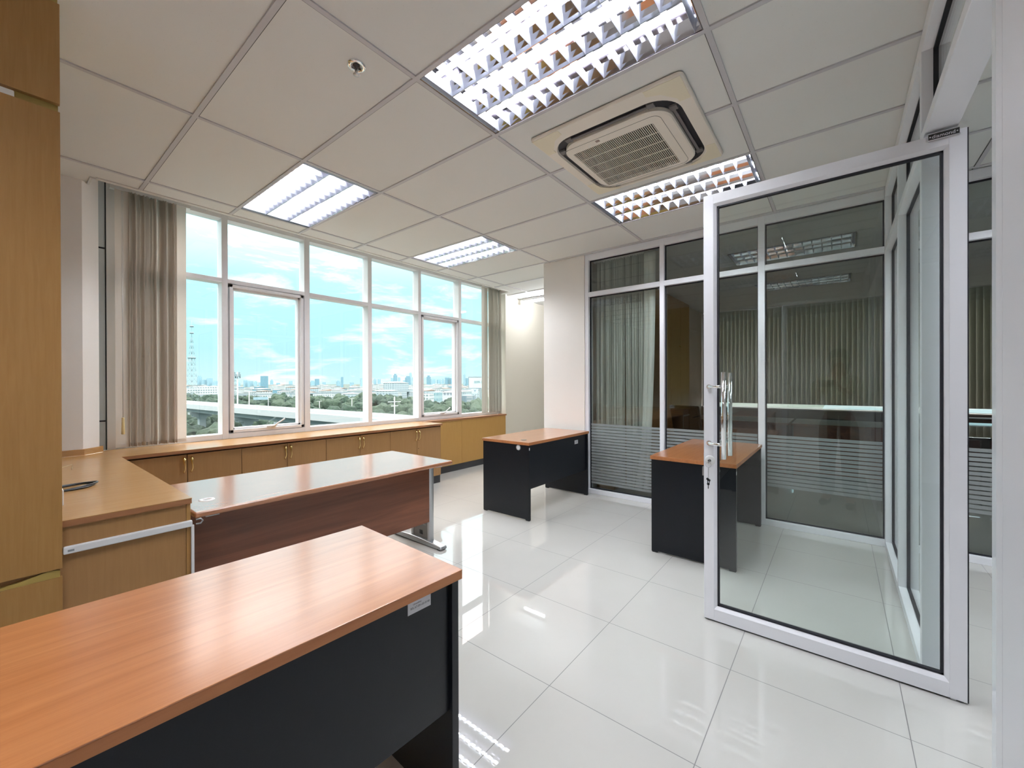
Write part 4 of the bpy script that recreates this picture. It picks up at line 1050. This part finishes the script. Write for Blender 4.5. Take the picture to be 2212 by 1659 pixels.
# skyline towers: pixel column, top row, width in pixels
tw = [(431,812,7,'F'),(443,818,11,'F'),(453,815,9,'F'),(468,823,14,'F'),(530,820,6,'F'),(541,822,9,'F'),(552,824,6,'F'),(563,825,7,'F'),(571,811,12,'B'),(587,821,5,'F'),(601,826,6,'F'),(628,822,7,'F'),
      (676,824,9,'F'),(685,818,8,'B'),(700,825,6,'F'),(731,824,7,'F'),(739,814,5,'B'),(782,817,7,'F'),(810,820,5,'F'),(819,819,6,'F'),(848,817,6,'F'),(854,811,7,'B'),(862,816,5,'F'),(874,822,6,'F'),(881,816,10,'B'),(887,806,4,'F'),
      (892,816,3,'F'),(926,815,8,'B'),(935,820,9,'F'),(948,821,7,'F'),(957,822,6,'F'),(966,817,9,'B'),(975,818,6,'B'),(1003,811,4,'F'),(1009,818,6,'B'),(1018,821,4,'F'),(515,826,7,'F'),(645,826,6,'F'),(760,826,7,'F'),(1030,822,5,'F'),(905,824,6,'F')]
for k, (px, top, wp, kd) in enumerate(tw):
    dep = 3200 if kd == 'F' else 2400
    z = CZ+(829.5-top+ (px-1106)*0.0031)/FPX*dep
    building('high_rise', ('haze-tinted pale blue high-rise tower on the skyline, in the %s window bay from the left' if kd == 'F' else 'darker blue high-rise tower on the skyline, in the %s window bay from the left') % bay(px), px, dep, wp/FPX*dep, wp/FPX*dep*0.7, z-GZ,
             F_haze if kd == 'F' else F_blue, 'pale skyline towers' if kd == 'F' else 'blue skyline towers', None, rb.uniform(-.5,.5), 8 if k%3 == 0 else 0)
# mid distance low-rises in rows
row = []
row_p = []
for k in range(1600):
    dep = rb.choice([640, 760, 900, 1100, 1350, 1700]) * rb.uniform(0.9, 1.1)
    px = rb.uniform(395, 1050); q_ = pos(px, dep)
    if len(row) >= 180 or 545 < q_.y < 590 or any((q_-w_).length < 34 for w_ in row_p): continue
    if any(abs(px-a) < 30 and abs(dep-b) < 60 for a, b in ((425,560),(458,600),(856,700))): continue
    row_p.append(q_); row.append((px, dep))
row.sort(key=lambda t: -t[1])
for k, (px, dep) in enumerate(row):
    h = rb.uniform(8, 15) if dep < 1000 else rb.uniform(10, 22)
    w_ = rb.uniform(11, 26); c_ = rb.random()
    fm = F_white if c_ < 0.62 else (F_pale if c_ < 0.9 else F_blue)
    rf = M_roofw if rb.random() < 0.55 else (M_roofg if rb.random() < 0.6 else M_rooft)
    lb = {0: 'white low building among the roofs beyond the trees', 1: 'pale grey low building among the roofs beyond the trees', 2: 'blue glazed low building among the roofs beyond the trees'}[0 if fm is F_white else (1 if fm is F_pale else 2)]
    lb = lb.replace('among the roofs beyond the trees', 'in the %s window bay, %s rows of roofs' % (bay(px), 'nearer' if dep < 850 else ('middle' if dep < 1250 else 'farthest')))
    building('low_building', lb, px, dep, w_, rb.uniform(12, 26), h, fm, {0:'white low buildings',1:'grey low buildings',2:'blue low buildings'}[0 if fm is F_white else (1 if fm is F_pale else 2)], rf, rb.uniform(-0.5, 0.5))
# some single buildings
building('apartment_block', 'long white apartment block at the left end of the view', 425, 560, 42, 18, 19.5, F_white, None, None, 0.3)
building('apartment_block', 'white stepped apartment block just right of the long white one', 458, 600, 50, 18, 22, F_white, None, None, 0.2)
building('office_block', 'pale office block with layered floors below the skyline at the centre right', 856, 700, 42, 20, 30-4, F_pale, None, M_roofw, 0.3)
building('office_block', 'modern white building beyond the trees, left part of the fifth window bay', 922, 400, 12, 10, 15, F_white, None, None, 0.5)
building('office_block', 'glazed office building beyond the trees behind the fifth window bay', 941, 450, 15, 10, 15.5, facade('cyan_glass', (0.45,0.62,0.66,1), (0.30,0.55,0.62,1), 2.5, 6), None, None, 0.5)
building('office_block', 'white hall with tall arched windows behind the fifth window bay', 972, 500, 20, 12, 14, facade('arched_hall', (0.72,0.78,0.82,1), (0.38,0.46,0.55,1), 4, 11), None, M_roofw, 0.5)
building('office_block', 'dark grey building with a white emblem board in the last window bay', 1012, 380, 22, 10, 14, facade('dark_block', (0.20,0.30,0.36,1), (0.5,0.56,0.6,1), 30, 3), None, None, 0.6)
# billboards
BB = thing('billboard', 'white billboard with a phone number 0099-11 at the right end of the view', 'billboard', tuple(pos(1034, 300)[:2])+(GZ,), math.radians(-50))
def upto(row_, dep): return CZ+(829.5-row_)/FPX*dep - GZ
zt_, zb_ = upto(817, 300), upto(839.5, 300)
MB().box(-7, 9, -0.4, 0.4, zb_, zt_).obj('board', emat('billboard_white', (0.75,0.95,0.97,1)), BB)
fr = MB(); fr.box(-7.5, 9.5, -0.5, 0.5, zt_, zt_+0.5); fr.box(-7.5, 9.5, -0.5, 0.5, zb_-0.5, zb_); fr.box(-7.5, -7, -0.5, 0.5, zb_, zt_); fr.box(9, 9.5, -0.5, 0.5, zb_, zt_)
fr.obj('frame', emat('billboard_frame', (0.30,0.36,0.42,1)), BB)
MB().box(0.5, 2.0, -0.5, 0.5, 0, zb_-0.5).obj('post', emat('billboard_post', (0.34,0.42,0.44,1)), BB)
text_mesh('0099-11', 2.5, 'lettering', emat('billboard_ink', (0.05,0.16,0.22,1)), BB, Matrix.Translation((0.2,-0.45,(zt_+zb_)/2+0.2)) @ Matrix.Rotation(math.pi/2, 4, 'X'), 0.05, 0.85)
EB = thing('sign_board', 'white sign board with a blue tree-like emblem under the billboard', 'sign', tuple(pos(1026, 330)[:2])+(GZ,), math.radians(-50))
z0_, z1_ = upto(850.5, 330), upto(841.5, 330)
MB().box(-2.6, 2.6, -0.2, 0.2, z0_, z1_).obj('board', emat('sign_white', (0.72,0.90,0.95,1)), EB)
MB().box(-2.5,-2.1,-0.1,0.1,0,z0_).box(2.1,2.5,-0.1,0.1,0,z0_).obj('post', M_roofg, EB)
em = MB(); zc = (z0_+z1_)/2
em.box(-0.14, 0.14, -0.26, -0.21, zc-1.2, zc+0.1)
for s in (-1, 1):
    for q in (0.35, 0.8): em.tube([(0,-0.24,zc-0.3),(s*q*0.8,-0.24,zc+0.3),(s*q*1.3,-0.24,zc+1.1)],0.10,6)
em.obj('emblem', emat('emblem_blue', (0.12,0.22,0.42,1)), EB)
# viaduct
conc = emat('pale_concrete', (0.62, 0.70, 0.72, 1))
VD = thing('viaduct', 'curved concrete viaduct crossing the view below the trees', 'viaduct', (47, 110, GZ))
pts = [(40,330),(42,240),(43.3,186),(45.0,150),(46.6,118),(47.8,98),(48.6,80),(48.6,66),(47.5,48),(45.5,34)]
dz = 17.5
def ribbon(mb, off0, off1, z0, z1):
    prev = None
    for i, (x, y) in enumerate(pts):
        a = Vector(pts[max(i-1,0)]); b = Vector(pts[min(i+1,len(pts)-1)]); d = (b-a).normalized(); n = Vector((-d.y, d.x))
        c = [Vector((x,y))+n*off0, Vector((x,y))+n*off1]
        vs = [mb.bm.verts.new((c[0].x,c[0].y,z0)), mb.bm.verts.new((c[1].x,c[1].y,z0)), mb.bm.verts.new((c[1].x,c[1].y,z1)), mb.bm.verts.new((c[0].x,c[0].y,z1))]
        if prev:
            for k in range(4): mb.bm.faces.new((prev[k], prev[(k+1)%4], vs[(k+1)%4], vs[k]))
        prev = vs
zt = CZ-6.6
g1 = MB(); ribbon(g1, -4.6, 4.6, zt-1.3, zt-0.9); ribbon(g1, -2.6, 2.6, zt-2.9, zt-1.3)
g1.obj('deck', conc, VD, 0, True)
g2 = MB(); ribbon(g2, -4.7, -4.4, zt-1.5, zt); ribbon(g2, 4.4, 4.7, zt-1.5, zt); ribbon(g2, -0.4, 0.4, zt-0.9, zt-0.5)
g2.obj('parapet', emat('white_parapet', (0.66,0.72,0.74,1)), VD, 0, True)
for (x, y) in ((43.8,171),(45.8,136),(47.0,110),(48.6,82),(48.4,62),(46.8,42)):
    p = MB(); p.box(x-0.9, x+0.9, y-1.2, y+1.2, GZ, zt-5.2)
    for a, b, c_ in ((1.2, zt-5.2, zt-4.5), (2.6, zt-4.5, zt-3.7), (3.6, zt-3.7, zt-2.95)): p.box(x-a, x+a, y-1.3, y+1.3, b, c_)
    p.obj('pier', conc, VD, 0, True)
# farther elevated road, long horizontal line
ER = thing('elevated_road', 'long straight elevated road beyond the trees', 'road', (250, 560, GZ))
MB().box(-260, 700, 555, 566, CZ-14.0, CZ-12.6).box(-260, 700, 555, 555.5, CZ-12.6, CZ-11.8).obj('deck', emat('grey_concrete', (0.40,0.48,0.52,1)), ER, 0, True)
pr_ = MB()
for k in range(24): pr_.box(-255+k*40, -252.5+k*40, 559, 562, GZ, CZ-14)
prs = pr_.obj('pier_row', emat('grey_concrete2', (0.38,0.46,0.50,1)), ER, 0, True)
# towers with lattice
def lattice(name, label, px, dep, w0, w1, toprow, nseg, r, plat=()):
    p = pos(px, dep); H = CZ+(829.5-toprow)/FPX*dep-GZ
    T = thing(name, label, 'tower', (p.x, p.y, GZ), 0.6)
    m = MB(); c = lambda h: (w0+(w1-w0)*min(1,h/(H*0.8)))/2
    for k in range(nseg):
        h0, h1 = H*0.82*k/nseg, H*0.82*(k+1)/nseg; a, b = c(h0), c(h1)
        P = [(-a,-a,h0),(a,-a,h0),(a,a,h0),(-a,a,h0)]; Q = [(-b,-b,h1),(b,-b,h1),(b,b,h1),(-b,b,h1)]
        for i in range(4):
            m.cyl(P[i], Q[i], r, 5); m.cyl(P[i], Q[(i+1)%4], r*0.55, 4); m.cyl(P[(i+1)%4], Q[i], r*0.55, 4); m.cyl(Q[i], Q[(i+1)%4], r*0.55, 4)
    m.obj('lattice', emat('tower_steel', (0.42,0.56,0.60,1)), T)
    MB().cyl((0,0,H*0.80),(0,0,H), r*1.6, 6).obj('mast', emat('tower_steel', (0.42,0.56,0.60,1)), T)
    if plat:
        q = MB()
        for h in plat: q.cyl((0,0,H*h),(0,0,H*h+1.2), c(H*h)*1.7+0.5, 10)
        q.obj('platform', emat('tower_steel', (0.42,0.56,0.60,1)), T)
    return T
lattice('radio_mast', 'tall lattice radio mast at the left end of the view', 414.5, 330, 7.5, 1.0, 692, 14, 0.075, (0.60, 0.86, 0.93))
lattice('radio_mast', 'short lattice mast left of the phone mast', 506, 360, 3.6, 1.6, 800, 9, 0.10)
PM = thing('phone_mast', 'white phone mast with antenna panels behind the first viaduct pier', 'mast', tuple(pos(513, 200)[:2])+(GZ,))
Hm = CZ+(829.5-804)/FPX*200-GZ
MB().cyl((0,0,0),(0,0,Hm),0.45,10,0.22).obj('pole', M_roofw, PM)
an = MB()
for k in range(6):
    a = k*math.pi/3; an.box(1.1*math.cos(a)-0.2,1.1*math.cos(a)+0.2,1.1*math.sin(a)-0.2,1.1*math.sin(a)+0.2,Hm-3.0+(k%2)*1.0,Hm-1.0+(k%2)*1.0)
an.cyl((0,0,Hm-2.2),(0,0,Hm-2.0),1.2,12)
an.obj('antenna', emat('antenna_grey', (0.34,0.44,0.48,1)), PM)
for k, (px, dep, top) in enumerate(((538, 150, 846), (852, 120, 858), (690, 260, 868), (760, 230, 862), (985, 520, 812))):
    LP = thing('lamp_post', ['street lamp post rising from the viaduct', 'white power pole with crossarms before the trees at centre right', 'slim street lamp post before the trees in the third bay', 'slim street lamp post before the trees, right of the third bay centre', 'distant thin mast near the right end'][k], 'pole', tuple(pos(px, dep)[:2])+(GZ,))
    Hh = CZ+(829.5-top)/FPX*dep-GZ
    MB().cyl((0,0,0),(0,0,Hh),0.16,8).obj('pole', M_roofw, LP)
    if k == 1: MB().box(-2.2,2.2,-0.1,0.1,Hh-1.6,Hh-1.4).box(-1.2,1.2,-0.1,0.1,Hh-2.8,Hh-2.6).obj('crossarm', M_roofw, LP)
    elif k < 4: MB().tube([(-1.6,0,Hh+0.1),(0,0,Hh),(1.6,0,Hh+0.1)],0.10,6).obj('lamp_arm', M_roofw, LP)
# road sign gantry
RS = thing('road_sign', 'pale blue overhead road sign above the viaduct', 'sign', tuple(pos(563, 210)[:2])+(GZ,), math.radians(-20))
MB().box(-3.2, 3.2, -0.15, 0.15, upto(864,210), upto(858,210)).obj('sign_panel', emat('pale_sign', (0.42,0.62,0.72,1)), RS)
MB().box(3.2,3.5,-0.15,0.15,0,upto(857,210)).obj('post', M_roofw, RS)

# trees : crowns of clustered blobs
def crown(seed, R):
    r_ = random.Random(seed); bm = bmesh.new()
    for k in range(9):
        bmesh.ops.create_icosphere(bm, subdivisions=2, radius=R*r_.uniform(0.38, 0.62), matrix=Matrix.Translation((r_.uniform(-.62,.62)*R, r_.uniform(-.62,.62)*R, r_.uniform(-0.25,0.45)*R)))
    for v in bm.verts:
        s = 1+r_.uniform(-0.10, 0.10); v.co *= s
    me = bpy.data.meshes.new('crown'); bm.to_mesh(me); bm.free(); return me
def leafmat(name, c1, c2):
    m = bpy.data.materials.new(name); nt = nt_new(m)
    b = N(nt, 'ShaderNodeBsdfPrincipled'); o = N(nt, 'ShaderNodeOutputMaterial'); L(nt, b.outputs[0], o.inputs[0])
    t = N(nt, 'ShaderNodeTexCoord'); n_ = N(nt, 'ShaderNodeTexNoise', ins={'Scale': 1.1, 'Detail': 6.0, 'Roughness': 0.8}); L(nt, t.outputs['Object'], n_.inputs['Vector'])
    r = N(nt, 'ShaderNodeValToRGB'); L(nt, n_.outputs[0], r.inputs[0]); r.color_ramp.elements[0].position = 0.38; r.color_ramp.elements[1].position = 0.65
    r.color_ramp.elements[0].color = c2; r.color_ramp.elements[1].color = c1
    L(nt, r.outputs[0], b.inputs['Base Color']); b.inputs['Roughness'].default_value = 0.9
    bp = N(nt, 'ShaderNodeBump', ins={'Strength': 1.0, 'Distance': 1.2}); L(nt, n_.outputs[0], bp.inputs['Height']); L(nt, bp.outputs[0], b.inputs['Normal'])
    return m
LM = [leafmat('tree_leaves_dark', (0.034,0.075,0.045,1), (0.008,0.018,0.016,1)), leafmat('tree_leaves_mid', (0.05,0.10,0.06,1), (0.012,0.026,0.021,1)), leafmat('tree_leaves_light', (0.075,0.115,0.07,1), (0.025,0.048,0.035,1))]
LBL = ['dark green tree in the belt of trees beyond the viaduct', 'mid green tree in the belt of trees beyond the viaduct', 'light green tree in the belt of trees beyond the viaduct']
protos = []
for k in range(6):
    R = 6.0; T = thing('tree', LBL[k%3], 'tree', (0,0,GZ), 0, ['dark green trees','mid green trees','light green trees'][k%3])
    me = crown(20+k, R); me.materials.append(LM[k%3]); o = bpy.data.objects.new('crown', me); COL.objects.link(o); o.parent = T; o.location = (0,0,7.5)
    MB().cyl((0,0,0),(0,0,6),0.5,7,0.3).obj('trunk', emat('bark', (0.20,0.17,0.14,1)), T)
    protos.append(T)
spots = []
rt = random.Random(9)
for k in range(420):
    px = rt.uniform(388, 1060); dep = rt.choice([150,180,215,250,300,350,400,460])*rt.uniform(0.92,1.08)
    if px > 900 and dep > 330: dep *= 0.8
    spots.append((px, dep))
for k in range(24): spots.append((rt.uniform(388, 800), rt.uniform(75, 130)))
used = [False]*6
placed = []
for (px, dep) in spots:
    p = pos(px, dep)
    if any((p-q_).length < 9.5 for q_ in placed): continue
    if any(abs(px-a) < 14 and abs(dep-b) < 24 for a, b in ((922,420),(940,430),(968,440),(1012,380),(1034,300),(1026,330),(414.5,330),(506,360),(513,200),(538,150),(852,120),(690,260),(760,230),(563,210))): continue
    placed.append(p)
    if 546 < p.y < 576: continue
    if any(abs(p.x-x) < 7 and abs(p.y-y) < 22 for x, y in pts): continue
    k = rt.randrange(6) if px < 980 else rt.choice([2,5,1])
    s = rt.uniform(0.75, 1.2)
    loc = (p.x, p.y, GZ); rz_ = rt.uniform(0, 6.28)
    if not used[k]: T = protos[k]; T.location = loc; T.rotation_euler = (0,0,rz_); used[k] = True
    else: T = dup(protos[k], loc, rz_)
    T.scale = (s, s, s*rt.uniform(0.85,1.1))
    T['label'] = '%s tree in the %s window bay, %s part of the tree belt' % (['dark green','mid green','light green'][k%3], bay(px), 'near' if dep < 230 else ('middle' if dep < 330 else 'far'))
# cars parked below the viaduct on the left
for k, px in enumerate((402, 409, 418)):
    CRX = thing('car', 'white car parked on the ground below the left window bay', 'car', tuple(pos(px, 172)[:2])+(GZ,), 0.4, 'parked white cars')
    MB().box(-2.2,2.2,-0.9,0.9,0.35,0.95).obj('body', M_roofw, CRX, 0.15)
    MB().box(-1.2,1.3,-0.8,0.8,0.95,1.45).obj('cabin', emat('car_glass', (0.2,0.28,0.32,1),0.2), CRX, 0.15)

# ================================================================== THE PHOTOGRAPHER (seen only as a faint reflection)
def skinned(name, mat, parent, verts, edges, radii, root=0, sub=2):
    me = bpy.data.meshes.new(name); me.from_pydata([Vector(v) for v in verts], edges, []); me.update()
    o = bpy.data.objects.new(name, me); COL.objects.link(o); o.parent = parent; me.materials.append(mat)
    sk = o.modifiers.new('skin', 'SKIN'); sk.use_smooth_shade = True
    layer = me.skin_vertices[0] if me.skin_vertices else None
    if layer is None:
        bm_ = bmesh.new(); bm_.from_mesh(me); bm_.verts.layers.skin.verify(); bm_.to_mesh(me); bm_.free(); layer = me.skin_vertices[0]
    for i, rr in enumerate(radii):
        layer.data[i].radius = rr if isinstance(rr, tuple) else (rr, rr)
        layer.data[i].use_root = (i == root)
    sb = o.modifiers.new('sub', 'SUBSURF'); sb.levels = sub; sb.render_levels = sub
    return o
PP = thing('person', 'person in cream top and dark trousers holding up a phone, mirrored in glass', 'person', (-0.62, 0.0, 0), math.radians(12))
M_skin = pmat('skin', (0.52, 0.33, 0.24, 1), 0.5); M_top = pmat('cream_top', (0.60, 0.55, 0.42, 1), 0.8); M_trs = pmat('dark_trousers', (0.015, 0.016, 0.022, 1), 0.8); M_hair = pmat('dark_hair', (0.02, 0.014, 0.012, 1), 0.45); M_shoe = pmat('black_shoe', (0.015,0.015,0.015,1), 0.4)
def arm(s): return [(0.0,s*0.085,1.34),(0.0,s*0.165,1.335),(0.03,s*0.205,1.13),(0.235,s*0.150,1.13+0.05),(0.405,s*0.085,1.275),(0.425,s*0.078,1.295)]
V = [(0,0,0.92),(0,0,1.05),(0.0,0,1.20),(0,0,1.34),(0.005,0,1.42),(0.015,0,1.47),(0.02,0,1.53),(0.015,0,1.60)]
R_ = [(0.135,0.11),(0.115,0.09),(0.135,0.10),(0.10,0.08),(0.052,0.052),(0.060,0.060),(0.078,0.088),(0.070,0.078)]
E_ = [(0,1),(1,2),(2,3),(3,4),(4,5),(5,6),(6,7)]
for s_ in (-1, 1):
    b0 = len(V); A = arm(s_); V += A[1:]; R_ += [0.055,0.043,0.034,0.026,(0.030,0.018)]
    E_ += [(3,b0),(b0,b0+1),(b0+1,b0+2),(b0+2,b0+3),(b0+3,b0+4)]
    b0 = len(V); V += [(0.0,s_*0.09,0.86),(0.02,s_*0.095,0.48),(0.0,s_*0.10,0.10),(0.10,s_*0.115,0.045)]; R_ += [0.085,0.056,0.040,0.035]
    E_ += [(0,b0),(b0,b0+1),(b0+1,b0+2),(b0+2,b0+3)]
body = skinned('body', M_skin, PP, V, E_, R_, 0)
# five fingers on each hand, curled round the phone edges
for s_ in (-1, 1):
    hx_, hy_, hz_ = 0.425, s_*0.078, 1.295
    for k in range(4):
        z = hz_+0.030-0.019*k; l = (0.95,1.05,1.0,0.85)[k]
        skinned('finger', M_skin, body, [(hx_-0.005,hy_+s_*0.006,z),(hx_+0.020*l,hy_+s_*0.012,z+0.001),(hx_+0.034*l,hy_-s_*0.002,z+0.001),(hx_+0.036*l,hy_-s_*0.020*l,z)], [(0,1),(1,2),(2,3)], [0.009,0.0082,0.0075,0.0062], 0, 1)
    skinned('thumb', M_skin, body, [(hx_-0.02,hy_,hz_-0.02),(hx_-0.004,hy_-s_*0.022,hz_-0.006),(hx_+0.006,hy_-s_*0.036,hz_+0.010)], [(0,1),(1,2)], [0.012,0.0100,0.0080], 0, 1)
V = [(0,0,0.90),(0,0,1.05),(0,0,1.20),(0,0,1.345),(0.003,0,1.395)]; R_ = [(0.165,0.135),(0.135,0.112),(0.152,0.118),(0.112,0.092),(0.062,0.062)]; E_ = [(0,1),(1,2),(2,3),(3,4)]
for s_ in (-1, 1):
    b0 = len(V); A = arm(s_); V += [A[1], A[2], tuple((Vector(A[2])*0.45+Vector(A[3])*0.55))]; R_ += [0.070,0.060,0.052]; E_ += [(3,b0),(b0,b0+1),(b0+1,b0+2)]
skinned('top', M_top, PP, V, E_, R_, 0)
V = [(0,0,0.98),(0,0,0.90)]; R_ = [(0.145,0.118),(0.155,0.125)]; E_ = [(0,1)]
for s_ in (-1, 1):
    b0 = len(V); V += [(0.0,s_*0.09,0.82),(0.02,s_*0.095,0.48),(0.0,s_*0.10,0.09)]; R_ += [0.10,0.078,0.068]; E_ += [(1,b0),(b0,b0+1),(b0+1,b0+2)]
skinned('trousers', M_trs, PP, V, E_, R_, 0)
for s_ in (-1, 1): skinned('shoe', M_shoe, PP, [(-0.04,s_*0.10,0.05),(0.05,s_*0.108,0.045),(0.15,s_*0.12,0.036)], [(0,1),(1,2)], [0.046,0.044,0.036], 0, 1)
hr = skinned('hair', M_hair, PP, [(-0.025,0,1.46),(-0.03,0,1.56),(-0.005,0,1.645),(0.05,0,1.655),(-0.04,0,1.36)], [(0,1),(1,2),(2,3),(0,4)], [(0.088,0.055),(0.096,0.066),(0.085,0.06),(0.055,0.030),(0.080,0.035)], 1)
fc = MB()
for s_ in (-1, 1): fc.lathe([(0.0,0.006),(0.008,0.003),(0.0095,0.0),(0.0,-0.004)], (0.098, s_*0.031, 1.545), 'x', 12)
fc.obj('eyes', M_dark, body)
MB().tube([(0.098,0,1.545),(0.112,0,1.522),(0.118,0,1.507),(0.098,0,1.500)], 0.009, 8, rs=[0.006,0.008,0.011,0.007]).obj('nose', M_skin, body)
MB().tube([(0.092,-0.022,1.472),(0.100,0,1.470),(0.092,0.022,1.472)], 0.0045, 8).obj('mouth', pmat('lips',(0.42,0.16,0.14,1),0.5), body)
for s_ in (-1, 1): MB().tube([(0.005,s_*0.078,1.55),(-0.006,s_*0.090,1.545),(0.0,s_*0.084,1.515)], 0.008, 8).obj('ear', M_skin, body)
PH = thing('phone', 'black phone held up in both hands by the mirrored person', 'phone', (-0.192, 0.091, 1.312), math.radians(12))
MB().box(-0.004, 0.004, -0.076, 0.076, -0.036, 0.036).obj('phone_body', M_dark, PH, 0.003)
